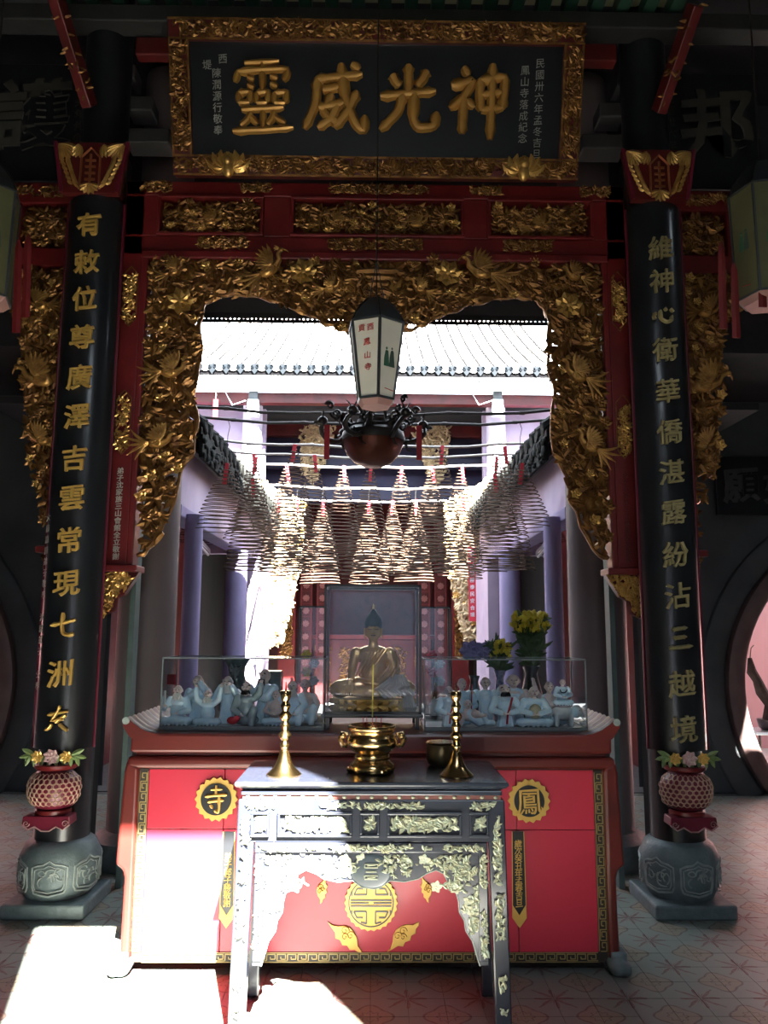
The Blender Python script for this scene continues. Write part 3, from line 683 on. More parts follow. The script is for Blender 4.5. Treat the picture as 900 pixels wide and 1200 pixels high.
def front_column(s, text, gold, w_):
    x = s * COLX
    t = thing('front_column', 'black lacquered front column on a carved stone drum, %s of the portal' % w_, 'column', (x, COLY, 0))
    MB().box(x - .215, x + .215, COLY - .22, COLY + .22, 0, .075).build('plinth', STONE, t, smooth=0, bevel=.012)
    MB().lathe([(.165, .07), (.175, .085), (.20, .14), (.21, .22), (.207, .28), (.18, .34), (.145, .365)], (x, COLY, 0), 48).build('stone_drum', STONE, t, smooth=50)
    # carved cartouches round the drum
    for k in range(6):
        a = -pi / 2 + 2 * pi * (k + .1) / 6; 
        def cyl(u, z, r=.212): return V((x + r * cos(a + u / .21), COLY + r * sin(a + u / .21), z))
        mb = MB(); ol = [(-.08, .125), (-.092, .15), (-.092, .25), (-.065, .262), (-.03, .268), (0, .285), (.03, .268), (.065, .262), (.092, .25), (.092, .15), (.08, .125), (.04, .118), (0, .11), (-.04, .118), (-.08, .125)]
        rr = lambda z: .2 + (.01 if .16 < z < .27 else .002)
        mb.tube([cyl(u, z, rr(z)) for u, z in ol], .0055, 5, False); mb.tube([cyl(u * .84, .195 + (z - .195) * .78, .21) for u, z in ol], .0035, 5, False)
        rg = random.Random(k + 17); 
        for q in range(12):
            u, z = rg.uniform(-.062, .062), rg.uniform(.15, .24); pts = []
            aa = rg.uniform(0, 6)
            for i in range(6): pts.append(cyl(max(-.07, min(.07, u)), max(.15, min(.245, z)), .210)); aa += rg.uniform(.2, .7); u += cos(aa) * .012; z += sin(aa) * .012
            mb.tube(pts, .004, 5)
        mb.build('drum_carving', STONE_PALE, t)
    MB().lathe([(.145, .34), (.145, .46), (.142, 2.4), (.140, 5.58)], (x, COLY, 0), 48).build('shaft', BLACK, t, smooth=50)
    # the couplet board: a long curved shell hung on the front of the shaft
    b = thing('couplet_board', 'long black couplet board with raised gold characters on the %s front column' % w_, 'plaque', (x, COLY - .17, .42), 'couplet boards')
    def shell_(y_off, half, z0, z1, r=.175, th=.02, nm='panel', m=BLACK):
        mb = MB(); n = 14; rings = []
        for z in (z0, z1):
            o_ = [(x + r * sin(-half + 2 * half * i / n), COLY - r * cos(-half + 2 * half * i / n) - y_off, z) for i in range(n + 1)]
            i_ = [(x + (r - th) * sin(half - 2 * half * i / n), COLY - (r - th) * cos(half - 2 * half * i / n) - y_off, z) for i in range(n + 1)]
            rings.append(o_ + i_)
        return mb.loops(rings).build(nm, m, b, smooth=40)
    shell_(0, 1.25, .84, 4.02)
    for k in (-1, 1):
        a = 1.22 * k; MB().tube([(x + .178 * sin(a), COLY - .178 * cos(a), .84), (x + .178 * sin(a), COLY - .178 * cos(a), 4.02)], .007, 6).build('edge_bead', MAROON, b)
    ys = [263, 307, 350, 395, 442, 488, 537, 583, 633, 683, 733, 789, 843] if s < 0 else [283, 322, 362, 403, 452, 500, 548, 595, 645, 694, 745, 798, 852]
    yf = COLY - .178
    for ch, py in zip(text, ys):
        z = at(100, py, yf).z
        board_char(ch, .145).xform(Matrix.Translation((x - .008 * s, yf - .004, z))).build('character', gold, b, smooth=30)
    # dedication in small characters near the edge
    ded = MB()
    for i, ch in enumerate('大南嘉隆弟子敬奉 沐恩弟子 仝奉' if s < 0 else ''):
        if ch == ' ': continue
        a = -.98; ded.join(glyph_mb(ch, .045, .002), Matrix.Translation((x + .178 * sin(a), COLY - .178 * cos(a) - .002, 2.10 - .062 * i)) @ Matrix.Rotation(a * .8, 4, 'Z'))
    if ded.v: ded.build('inscription', INK, b, smooth=0, kind='stuff')
    # flared head with the longevity emblem
    z0, z1 = 4.02, 4.34
    hd = [(x - .165, z0), (x + .165, z0), (x + .215, z1), (x - .215, z1)]
    f = MB().plate(hd, yf - .015, yf + .03).build('flared_head', RED_DARK, b, smooth=0)
    for k in (-1, 1):
        MB().obox((x + k * .162, yf - .02, z0), (x + k * .215, yf - .02, z1), .018, .02).build('head_edge', MAROON, f, smooth=0, bevel=.003)
        mb = MB()
        for q in range(7): mb.leaf((x + k * (.06 + .012 * q), yf - .02, z0 + .03 + .024 * q), pi / 2 - k * .9 + k * .1 * q, .07, .013, .012, k * .3, n=5)
        for q in range(7): mb.leaf((x + k * .19, yf - .02, z1 - .02), pi / 2 + k * (1.50 + .20 * q), .13 - .008 * q, .019, .014, k * .35, n=5)
        for q in range(5): mb.leaf((x + k * .075, yf - .02, z1 - .02), -pi / 2 + k * (-.5 + .3 * q), .08, .016, .012, k * .4, n=5)
        for q in range(6): mb.leaf((x + k * (.10 + .012 * q), yf - .02, z0 + .05 + .03 * q), pi / 2 - k * 1.1, .045, .012, .010, k * .4, n=4)
        mb.build('gilt_foliage', GOLD_BRIGHT, f)
    mb = MB(); mb.ribbon([(x - .06, yf - .022, z0 + .02), (x - .055, yf - .022, z0 + .10), (x - .055, yf - .022, z1 - .10), (x, yf - .022, z1 - .04), (x + .055, yf - .022, z1 - .10), (x + .055, yf - .022, z0 + .10), (x + .06, yf - .022, z0 + .02)], .007, .01)
    for zz in (.08, .12, .16, .20): mb.obox((x - .03, yf - .022, z0 + zz), (x + .03, yf - .022, z0 + zz), .012, .01, (0, 1, 0))
    mb.obox((x, yf - .022, z0 + .05), (x, yf - .022, z0 + .24), .012, .01, (0, 1, 0)); mb.build('longevity_emblem', mat('coppery_gilding_%s' % w_, (.45, .16, .07), .4, .5), f, smooth=0)
    mb = MB()
    for q in range(7): mb.leaf((x, yf - .02, z0 + .05), pi + .2 + q * .45, .065, .016, .012, 0, n=5)
    mb.build('palmette', GOLD_BRIGHT, f)
    # painted flower swag, honeycomb jar and scrolled stand carved at the foot of the board
    z = .815
    sw = MB()
    for k in range(9):
        for q in (-1, 1): sw.leaf((x + (k - 4) * .030, yf - .02, z), -pi / 2 + (k - 4) * .22 + q * .5, .058, .012, .008, 0, n=5)
    for k in (-1, 1): sw.leaf((x + k * .10, yf - .02, z + .005), pi / 2 - k * 1.15, .07, .014, .008, 0)
    swg = sw.build('leaf_swag', mat('painted_leaf_green_%s' % w_, (.16, .26, .08), .5, 0, (.3, .36, .16), 40, .8), b)
    for dx, m_, r_ in ((0, mat('painted_peony_pink_%s' % w_, (.55, .30, .32), .5, 0, (.7, .55, .5), 50, .8), .042), (-.075, GOLD_PAINT, .033), (.075, GOLD_PAINT, .033)):
        blossom_mb(r_, 7).xform(Matrix.Translation((x + dx, yf - .03, z - .004))).build('painted_flower', m_, b)
    jz, jy = .665, COLY - .165
    prof = [(.085, .07), (.10, .06), (.13, .035), (.143, 0), (.14, -.05), (.125, -.09), (.10, -.115), (.085, -.12)]
    j = MB().lathe([(r * .98, zz) for r, zz in prof], (x, jy + .03, jz), 40, pi * 1.0, 2 * pi).build('jar', MAROON, b, smooth=50)
    hx = MB(); rows = 7; red_ = MB()
    for r_i in range(rows):
        zz = .048 - r_i * .022
        for c_i in range(13):
            a = pi + (c_i + .5 * (r_i % 2) + .25) / 13.2 * pi
            def rad_(q):
                for (r1, z1_), (r2, z2_) in zip(prof, prof[1:]):
                    if z2_ <= q <= z1_: return r1 + (r2 - r1) * (q - z1_) / (z2_ - z1_)
                return prof[-1][0] if q < 0 else prof[0][0]
            ring = []
            for k in range(6):
                aa = pi / 6 + k * pi / 3; du, dz = .0145 * cos(aa), .0135 * sin(aa); r__ = rad_(zz + dz) * .985
                ring.append(V((x + r__ * cos(a + du / .13), jy + .03 + r__ * sin(a + du / .13), jz + zz + dz)))
            hx.tube(ring + [ring[0]], .0028, 4, False)
    hx.build('honeycomb', mat('jar_lattice_%s' % w_, (.55, .36, .26), .5), j)
    mb = MB(); mb.lathe([(.10, .075), (.112, .085), (.112, .10), (.10, .105)], (x, jy + .03, jz), 32, pi, 2 * pi); mb.build('jar_collar', RED, b)
    MB().lathe([(.085, -.125), (.095, -.13), (.095, -.148), (.085, -.152)], (x, jy + .03, jz), 32, pi, 2 * pi).build('jar_foot', RED, b)
    st = [(x - .12, jz - .15), (x + .12, jz - .15), (x + .125, jz - .19), (x + .09, jz - .215), (x + .055, jz - .20), (x + .02, jz - .222), (x - .02, jz - .222), (x - .055, jz - .20), (x - .09, jz - .215), (x - .125, jz - .19)]
    stn = MB().plate(st, jy - .07, jy + .03).build('jar_stand', MAROON, b, smooth=0, bevel=.004)
    mb = MB(); P_ = [V((a, jy - .073, c)) for a, c in st[2:]]; mb.tube(P_, .004, 5)
    for k in (-1, 1): mb.join(scroll_mb(.018, jy - .074, 1.4, .003, .004, k, (x + k * .10, jz - .185)))
    mb.build('stand_edging', mat('dusty_rose_edging_%s' % w_, (.45, .26, .26), .5), stn)
front_column(-1, '有敕位尊廣澤吉雲常現七洲*', GOLD_PAINT, 'left')
front_column(1, '維神心衛華僑湛露紛沾三越境', mat('dim_gold_paint', (.50, .42, .20), .4, .4, (.34, .28, .12), 30, .6), 'right')

# ------------------------------------------------------------------ the tilted name plaque over the portal
pq = thing('name_plaque', 'broad black plaque with four gold characters in a carved red and gold frame', 'plaque', (0, 4.5, 4.26))
PW, PH = 2.48, .88
tilt = atan2(.27, .78)
PM = Matrix.Translation((0, 4.50, 4.235)) @ Matrix.Rotation(tilt, 4, 'X')
def pbuild(mb, name, m, parent=pq, **k): return mb.xform(PM).build(name, m, parent, **k)
pbuild(MB().box(-PW / 2 + .09, PW / 2 - .09, 0, .03, .09, PH - .09), 'board', BLACK, smooth=0)
for nm, b_ in (('frame_rail', (-PW / 2, PW / 2, 0, .12)), ('frame_rail', (-PW / 2, PW / 2, PH - .12, PH)), ('frame_stile', (-PW / 2, -PW / 2 + .12, .12, PH - .12)), ('frame_stile', (PW / 2 - .12, PW / 2, .12, PH - .12))):
    x0, x1, z0, z1 = b_
    fr = pbuild(MB().box(x0, x1, -.03, .05, z0, z1), nm, RED_DARK, smooth=0, bevel=.006)
    wv = vine_work(rect(x0 + .015, x1 - .015, z0 + .015, z1 - .015), -.028, .8, int(x0 * 10 + z0 * 100) + 400, int((x1 - x0 + z1 - z0) * 80), 3, .02)
    pbuild(wv, 'gilt_relief', GOLD, fr, kind='stuff')
    mb = MB()
    for e in (0, 1):
        if nm == 'frame_rail': mb.box(x0, x1, -.038, -.03, z0 + e * (.108), z0 + .012 + e * .108)
        else: mb.box(x0 + e * .108, x0 + .012 + e * .108, -.038, -.03, z0, z1)
    pbuild(mb, 'gilt_bead', GOLD, fr, smooth=0)
OLD_GOLD = mat('old_ochre_gilding', (.52, .27, .06), .42, .35, (.38, .18, .04), 20, .7)
CHARS = {
 '光': [[(50, 98), (51, 76), (50, 58)], [(26, 84), (30, 76), (38, 68)], [(78, 90), (72, 78), (62, 68)], [(8, 54), (50, 58), (92, 62)], [(42, 56), (36, 32), (8, 6)], [(60, 58), (58, 22), (66, 10), (90, 12), (94, 32)]],
 '神': [[(26, 96), (34, 84)], [(8, 70), (28, 74), (42, 78), (28, 54), (6, 38)], [(27, 56), (27, 28), (26, 2)], [(32, 50), (44, 40)], [(52, 80), (52, 56), (54, 34)], [(52, 78), (90, 84), (88, 58), (86, 38)], [(54, 57), (88, 62)], [(54, 36), (88, 40)], [(70, 100), (70, 50), (69, -6)]],
 '威': [[(22, 76), (56, 80), (92, 84)], [(24, 78), (22, 42), (4, 6)], [(32, 62), (44, 63), (56, 66)], [(46, 56), (32, 30), (58, 12)], [(56, 46), (46, 22), (24, 8)], [(26, 36), (44, 40), (64, 44)], [(60, 98), (66, 50), (82, 14), (94, 4), (96, 26)], [(84, 60), (72, 34), (50, 8)], [(76, 98), (88, 90)]],
 '靈': [[(24, 97), (76, 100)], [(14, 86), (9, 70)], [(14, 85), (50, 88), (90, 90), (82, 72)], [(50, 98), (50, 60)], [(28, 78), (38, 74)], [(28, 67), (38, 63)], [(62, 80), (73, 76)], [(62, 69), (73, 65)],
        [(14, 56), (14, 42)], [(14, 56), (32, 58), (30, 42)], [(14, 42), (30, 42)], [(41, 56), (41, 42)], [(41, 56), (59, 58), (57, 42)], [(41, 42), (57, 42)], [(68, 56), (68, 42)], [(68, 56), (87, 58), (84, 42)], [(68, 42), (84, 42)],
        [(18, 32), (50, 34), (82, 36)], [(50, 33), (50, 6)], [(32, 28), (26, 18), (16, 10)], [(32, 22), (42, 12)], [(68, 30), (62, 18), (56, 12)], [(68, 22), (84, 14)], [(4, 2), (50, 4), (96, 8)]]}
for ch, px in (('靈', 304), ('威', 389), ('光', 476), ('神', 560)):
    x = (px - 439) / 486 * PW; sz = .40
    pbuild(brush_mb(CHARS[ch], sz, .03, 6.0 if ch == '靈' else 7.8).xform(Matrix.Translation((x, -.004, PH * .515))), 'character', OLD_GOLD, smooth=40)
for txt, x, z in (('民國卅六年孟冬吉旦', .985, .70), ('鳳山寺落成紀念', .895, .66), ('西', -.985 + .06, .70), ('堤', -1.02, .665), ('陳潤源行敬奉', -.965, .62)):
    mb = MB()
    for i, ch in enumerate(txt): mb.join(glyph_mb(ch, .058, .003, -.004), Matrix.Translation((x, -.003, z - .064 * (i + .5))))
    pbuild(mb, 'inscription', INK, smooth=0, kind='stuff')
for x in (-.90, .90):                                               # two gilded bats on the lower rail
    mb = MB()
    for k in (-1, 1):
        for q in range(4): mb.leaf((x + k * .02, -.05, .04), pi / 2 - k * (1.9 - .5 * q), .12 - .008 * q, .026, .02, k * .7, lift=.05)
        mb.join(scroll_mb(.04, -.05, 1.3, .010, .016, k, (x + k * .07, .05)))
    mb.ell((x, -.06, .03), (.035, .03, .05)); mb.ell((x, -.07, .08), .028)
    pbuild(mb, 'bat_clasp', GOLD_BRIGHT)
for x in (-.9, .9): MB().tube([tuple(PM @ V((x, .03, PH - .02))), (x, 4.36, 5.15)], .012, 6).build('hanging_rod', BRONZE, pq)
# beams and striped rafters above the plaque
single(MB().box(-3.4, 3.4, 4.30, 4.44, 5.13, 5.24), 'ceiling_beam', WOOD_BLACK, 'dark ceiling beam close above the plaque', 'beam', smooth=0, bevel=.01)
single(MB().box(-1.5, 1.5, 4.42, 4.5, 5.0, 5.12), 'ceiling_beam', RED_DARK, 'dark red beam end tucked behind the plaque top', 'beam', smooth=0, bevel=.01)
st = thing('rafter_ceiling', 'boarded ceiling strip of cream and green rafters above the plaque', 'ceiling panel', (0, 4.1, 5.27))
MB().box(-2.0, 1.9, 3.9, 4.4, 5.36, 5.38).build('boarding', mat('cream_boarding', (.30, .30, .17), .7), st, smooth=0)
GREEN_R = mat('dark_green_rafter', (.02, .07, .045), .6)
for k in range(24): MB().box(-1.95 + k * .163, -1.87 + k * .163, 3.9, 4.4, 5.27, 5.36).build('rafter', GREEN_R, st, smooth=0, bevel=.004)
# slanting red carved braces and timber work in the dark upper corners
for s, w_, P_ in ((-1, 'left', [(74, 12, 4.0), (120, 152, 4.5)]), (1, 'right', [(805, 25, 4.0), (757, 158, 4.5)])):
    t = thing('carved_brace', 'slanting red and gold carved brace high above the %s column' % w_, 'brace', at(*P_[1]))
    a, b_ = at(*P_[0]) - V((0, .12, 0)), at(*P_[1]) - V((0, .22, 0)); MB().obox(a, b_, .06, .10).build('brace_board', RED_DARK, t, smooth=0, bevel=.006)
    mb = MB(); rg = random.Random(3)
    for q in range(34):
        p = a.lerp(b_, rg.random()); mb.leaf(p + V((rg.uniform(-.025, .025), -.055, rg.uniform(-.03, .03))), rg.uniform(0, 6.3), .04, .009, .007)
    mb.build('gilt_leafwork', GOLD, t, kind='stuff')
    t = thing('side_board', 'large black board with dim grey characters high in the %s bay' % w_, 'plaque', (s * 2.18, 4.8, 4.45))
    x = s * 2.18; MB().box(x - .36, x + .36, 4.78, 4.82, 4.36, 5.2).build('panel', BLACK, t, smooth=0, bevel=.006)
    DIM = mat('dark_grey_lettering_%s' % w_, (.065, .06, .05), .7)  # lettering coloured only a little lighter than its board
    glyph_mb('邦' if s > 0 else '護', .52, .02, .02).xform(Matrix.Translation((x + .09 * s, 4.775, 4.83))).build('character', DIM, t, smooth=0)
    inscription(t, '丁未年仲冬吉' if s < 0 else '民國卅六年立', x - s * .22, 4.775, 5.05, .085, .07, DIM)
    for k in range(3):
        zz = 4.50 + .22 * k; single(MB().box(*sorted((s * (1.30 + .12 * k), s * (1.58))), 4.56, 4.72, zz, zz + .10), 'bracket_block', WOOD_BLACK, 'stepped black bracket block %s the %s column head' % (('beside', 'just over', 'highest over')[k], w_), 'bracket', smooth=0, bevel=.01)
# ------------------------------------------------------------------ red altar cabinet
CY = 3.69
cab = thing('altar_cabinet', 'long red altar cabinet with gold key-pattern border, medallions and upturned ends', 'cabinet', (0, CY + .28, 0))
HW = 1.05
MB().box(-HW, HW, CY + .02, CY + .55, .05, .93).build('body', CAB_WOOD, cab, smooth=0)
MB().box(-1.085, 1.085, CY - .04, CY + .60, .935, 1.02).build('top_slab', CAB_WOOD, cab, smooth=0, bevel=.012)
MB().box(-1.065, 1.065, CY - .01, CY + .57, .915, .937).build('neck_moulding', RED_DARK, cab, smooth=0, bevel=.006)
MB().box(-1.10, 1.10, CY - .035, CY + .04, .865, .918).build('top_rail', CAB_WOOD, cab, smooth=0, bevel=.02, seg=4)
for s in (-1, 1):
    ol = [(s * 1.045, .87), (s * 1.10, .90), (s * 1.11, .85), (s * 1.125, .455), (s * 1.095, .435), (s * 1.085, .40), (s * 1.09, .06), (s * 1.045, .06)]
    MB().plate(ol, CY - .035, CY + .05).build('stile', CAB_WOOD, cab, smooth=0, bevel=.014, seg=3)
    MB().plate(ol, CY + .50, CY + .57).build('stile', CAB_WOOD, cab, smooth=0, bevel=.014, seg=3)
    MB().box(*sorted((s * 1.06, s * 1.09)), CY + .04, CY + .52, .08, .9).build('side_panel', CAB_WOOD, cab, smooth=0)
    ft = MB(); ft.cap_((s * 1.075, CY - .04, .042), (s * 1.075, CY + .03, .042), .040, .038, 14); ft.cap_((s * 1.105, CY - .05, .034), (s * 1.105, CY - .0, .034), .030, .028, 12); ft.box(*sorted((s * 1.05, s * 1.12)), CY - .04, CY + .03, .03, .10)
    ft.build('scroll_foot', STONE, cab, remesh=.006)
    # upturned end of the top
    prof = [(.96, 1.018), (1.0, 1.024), (1.04, 1.040), (1.08, 1.068), (1.10, 1.088), (1.12, 1.078), (1.12, 1.05), (1.10, 1.02), (1.085, 1.0), (1.0, 1.0)]
    e = MB().plate([(s * a, b_) for a, b_ in prof], CY - .045, CY + .60).build('upturned_end', CAB_WOOD, cab, smooth=40)
    for k in range(9):
        pts = [(s * a, CY - .02 + .068 * k, b_ + .002) for a, b_ in prof[:5]]
        MB().ribbon(pts, .02, .003, (0, 0, 1)).build('grain_slat', mat('walnut_slat_%d_%s' % (k, 'l' if s < 0 else 'r'), ((.30, .17, .11) if k % 2 else (.20, .11, .08)), .5), e, smooth=0)
    MB().tube([(s * 1.108, CY - .044, 1.075), (s * 1.108, CY - .050, 1.075)], .016, 14).build('scroll_eye', STONE_PALE, e)
# red panels with recessed joints
pz0, pz1 = .085, .858
for x0, x1, z0, z1 in ((-1.005, -.665, .60, pz1), (-1.005, -.665, pz0, .597), (-.662, .652, .60, pz1), (-.662, .652, pz0, .597), (.655, 1.005, .60, pz1), (.655, 1.005, pz0, .597)):
    MB().box(x0, x1, CY, CY + .03, z0, z1).build('red_panel', CAB_RED, cab, smooth=0, bevel=.002)
DARKLINE = mat('dark_border_ground', (.03, .025, .02), .5)
for x0, x1, z0, z1 in ((-1.048, 1.048, .045, .085), (-1.048, -1.006, .085, .862), (1.006, 1.048, .085, .862), (-1.048, 1.048, .859, .868)):
    MB().box(x0, x1, CY - .002, CY + .025, z0, z1).build('border_ground', DARKLINE, cab, smooth=0)
KEY = mat('key_pattern_gold', (.42, .32, .13), .45, .3)
def key_run(p, d, n, L_, up):
    """greek key band: n repeats from p along unit d, up = across"""
    mb = MB(); p, d, up = V(p), V(d), V(up); h = .026; st = L_ / n
    for k in range(n):
        o = p + d * st * k
        Q = [(0, 0), (0, 1), (.8, 1), (.8, .25), (.35, .25), (.35, .62)]
        for (a, b_), (c_, e_) in zip(Q, Q[1:]):
            A = o + d * a * st + up * b_ * h; B = o + d * c_ * st + up * e_ * h
            if (B - A).length > 1e-4: mb.obox(A, B, .0038, .003, (0, 1, 0))
        mb.obox(o, o + d * st, .003, .003, (0, 1, 0)) if k % 2 else None
    mb.obox(p - up * .006, p - up * .006 + d * L_, .003, .003, (0, 1, 0)); mb.obox(p + up * (h + .006), p + up * (h + .006) + d * L_, .003, .003, (0, 1, 0))
    return mb
key_run((-1.0, CY - .004, .052), (1, 0, 0), 44, 2.0, (0, 0, 1)).build('key_border', KEY, cab, smooth=0)
key_run((-1.040, CY - .004, .09), (0, 0, 1), 17, .76, (1, 0, 0)).build('key_border', KEY, cab, smooth=0)
key_run((1.014, CY - .004, .09), (0, 0, 1), 17, .76, (1, 0, 0)).build('key_border', KEY, cab, smooth=0)
def toothed(cx, cz, r, n, y0, y1, amp=.1):
    ol = []
    for i in range(n * 4):
        a = 2 * pi * i / (n * 4); ol.append((cx + r * (1 + amp * (1 if i % 4 == 0 else (.35 if i % 2 else -.2))) * cos(a), cz + r * (1 + amp * (1 if i % 4 == 0 else (.35 if i % 2 else -.2))) * sin(a)))
    return MB().plate(ol, y0, y1)
for ch, px, py in (('寺', 254, 936), ('鳳', 619.5, 938)):
    x, z = xz(px, py, CY)
    md = toothed(x, z, .088, 18, CY - .012, CY).build('medallion', GOLD_PAINT, cab, smooth=0)
    MB().lathe([(0, -.001), (.068, -.001), (.068, .006), (0, .006)], n=40).xform(Matrix.Translation((x, CY - .012, z)) @ Matrix.Rotation(pi / 2, 4, 'X')).build('medallion_disc', BLACK, md, smooth=0)
    if ch == '寺': g = brush_mb([[(30, 86), (74, 88)], [(50, 102), (50, 66)], [(10, 62), (50, 66), (92, 68)], [(20, 42), (50, 46), (80, 48)], [(62, 62), (64, 20), (60, 4), (46, 12)], [(30, 32), (40, 20)]], .12, .006, 6)
    else: g = glyph_mb(ch, .125, .005, .004)
    g.xform(Matrix.Translation((x, CY - .020, z))).build('character', GOLD_PAINT, md, smooth=0)
for px, txt in ((269, '弟子郭子勝敬謝'), (606.5, '歲次癸丑年孟春吉旦')):
    x, z1 = xz(px, 974, CY); z0 = xz(px, 1086, CY)[1]
    rb = MB().plate([(x - .026, z1), (x + .026, z1), (x + .03, z0 + .05), (x, z0), (x - .03, z0 + .05)], CY - .008, CY).build('ribbon_plaque', BLACK, cab, smooth=0)
    MB().plate([(x + .030, z0 + .095), (x + .032, z0 + .04), (x, z0 - .003), (x - .032, z0 + .04), (x - .030, z0 + .095), (x, z0 + .05)], CY - .011, CY - .007).build('gilt_tip', GOLD_PAINT, rb, smooth=0)
    for e in (-1, 1): MB().obox((x + e * .026, CY - .01, z1), (x + e * .030, CY - .01, z0 + .09), .003, .003, (0, 1, 0)).build('gilt_edge', GOLD_PAINT, rb, smooth=0)
    n = len(txt); top = z1 - (.09 if n < 8 else .035); st_ = (top - z0 - .085) / n
    mb = MB()
    for i, ch in enumerate(txt): mb.join(glyph_mb(ch, .036, .002, .002), Matrix.Translation((x, CY - .010, top - st_ * (i + .5))))
    mb.build('inscription', GOLD_PAINT, rb, smooth=0, kind='stuff')
# central longevity medallion and four gold bats
x, z = 0.0, xz(438, 1057, CY)[1]
md = toothed(x, z, .112, 26, CY - .014, CY, .05).build('longevity_medallion', GOLD_PAINT, cab, smooth=0)
mb = MB(); ND = .0042
def seg(x0, z0, x1, z1): mb.obox((x + x0, CY - .0155, z + z0), (x + x1, CY - .0155, z + z1), ND * 1.5, .004, (0, 1, 0))
mb.tube([(x + .098 * cos(a * pi / 24), CY - .014, z + .098 * sin(a * pi / 24)) for a in range(48)] + [(x + .098, CY - .014, z)], .0035, 5)
for q in (-1, 1):
    seg(-.09, q * .012, .09, q * .012)
    for sx in (-1, 1):
        Q = [(.02, .035), (.075, .035), (.062, .06), (.035, .06)]; 
        for (a, b_), (c_, e_) in zip(Q, Q[1:]): seg(sx * a, q * b_, sx * c_, q * e_)
        seg(sx * .02, q * .035, sx * .02, q * .085); seg(sx * .02, q * .085, sx * .045, q * .078); seg(sx * .085, q * .03, sx * .085, q * .05)
seg(-.09, 0, -.01, 0); seg(.01, 0, .09, 0)
mb.build('medallion_fret', BLACK, md, smooth=0)
def bat(px, py, px2, py2):
    (x0, z0), (x1, z1) = xz(px, py, CY), xz(px2, py2, CY); d = V((x1 - x0, 0, z1 - z0)); L_ = d.length; a = atan2(d.z, d.x)
    c_ = [(0, .02), (.12, .03), (.24, .09), (.36, .20), (.48, .24), (.62, .22), (.74, .16), (.84, .06), (.93, .04), (1, .02), (.93, -.04), (.84, -.05), (.76, -.12), (.66, -.09), (.57, -.15), (.46, -.10), (.36, -.14), (.28, -.05), (.14, -.02)]
    sg = 1 if d.x > 0 else -1
    ol = [(x0 + L_ * (u * cos(a) - sg * v * sin(a)), z0 + L_ * (u * sin(a) + sg * v * cos(a))) for u, v in c_]
    b = MB().plate(ol, CY - .008, CY).build('gold_bat', GOLD_PAINT, cab, smooth=0, bevel=.002)
    m2 = MB()
    for u, v, r in ((.42, .12, .06), (.58, .12, .06), (.5, .02, .05)): m2.join(scroll_mb(L_ * r * 1.6, CY - .009, 1.3, .002, .003, 1, (x0 + L_ * (u * cos(a) - sg * v * sin(a)), z0 + L_ * (u * sin(a) + sg * v * cos(a)))))
    m2.build('bat_scroll', GOLD_BRIGHT, b)
bat(383, 1080, 424, 1116); bat(454, 1116, 492, 1080); bat(382, 1025, 376, 1059); bat(494, 1025, 502, 1058)

# ------------------------------------------------------------------ black lacquer offering table with pearl inlay
TY0, TY1, TZ = 3.08, 3.53, .922
tb = thing('offering_table', 'blue-black lacquered offering table inlaid with mother-of-pearl flowers, standing before the red cabinet', 'table', (0, 3.3, 0))
mb = MB(); rings = []
for ins, z in ((.0, TZ), (-.004, TZ - .012), (.004, TZ - .020), (.03, TZ - .034)):
    rings.append([(sx * (.512 - ins), y, z) for sx, y in ((-1, TY0 - .02 + ins), (1, TY0 - .02 + ins), (1, TY1 + .02 - ins), (-1, TY1 + .02 - ins))])
mb.loops(rings[::-1]); mb.build('tabletop', TABLE, tb, smooth=0, bevel=.003)
MB().box(-.492, .492, TY0 + .0, TY1, TZ - .052, TZ - .034).build('cornice', TABLE, tb, smooth=0, bevel=.004)
MB().box(-.487, .487, TY0 + .008, TY1 - .01, TZ - .068, TZ - .052).build('bead_strip', mat('reddish_bead_ground', (.22, .07, .06), .4), tb, smooth=0)
bd = MB()
for k in range(19): bd.ell((-.468 + k * .052, TY0 + .006, TZ - .060), (.008, .004, .006), 8, 5)
bd.build('pearl_bead', PEARL, tb, kind='stuff')
MB().box(-.50, .50, TY0 + .004, TY0 + .06, .700, TZ - .068).build('frieze_rail', TABLE, tb, smooth=0, bevel=.004)
MB().box(-.50, .50, TY1 - .06, TY1 - .01, .700, TZ - .068).build('frieze_rail', TABLE, tb, smooth=0, bevel=.004)
for s in (-1, 1): MB().box(*sorted((s * .44, s * .49)), TY0 + .06, TY1 - .06, .700, TZ - .068).build('side_rail', TABLE, tb, smooth=0)
def inlay(rc, y, n, sd, sc=.55, parent=tb, nm='pearl_inlay'):
    m_ = vine_work(rc, y + .004, sc * .8, sd, n, 3, .002); return m_.build(nm, PEARL, parent, kind='stuff')
inlay(rect(-.20, .20, .822, .845), TY0, 26, 1); inlay(rect(.36, .47, .822, .845), TY0, 10, 2); inlay(rect(-.47, -.36, .822, .845), TY0, 10, 3)
for a, b_ in ((-.452, -.382), (-.352, -.072), (-.044, .030), (.058, .338), (.366, .44)):
    pf = MB()
    for x0, x1, z0, z1 in ((a, b_, .802, .812), (a, b_, .722, .732), (a, a + .01, .732, .802), (b_ - .01, b_, .732, .802)): pf.box(x0, x1, TY0 - .012, TY0 + .01, z0, z1)
    p_ = pf.build('panel_moulding', TABLE, tb, smooth=0, bevel=.003)
    inlay(rect(a + .018, b_ - .018, .742, .793), TY0, int((b_ - a) * 110), int(a * 100) + 77, .7, p_)
    p2 = MB()
    for k in range(3 if b_ - a > .1 else 1): p2.join(blossom_mb(.018, 6).xform(Matrix.Scale(.25, 4, (0, 1, 0))), Matrix.Translation(((a + b_) / 2 + ((k - 1) * .07 if b_ - a > .1 else 0), TY0 + .002, .767)))
    p2.build('pearl_blossom', PEARL, p_)
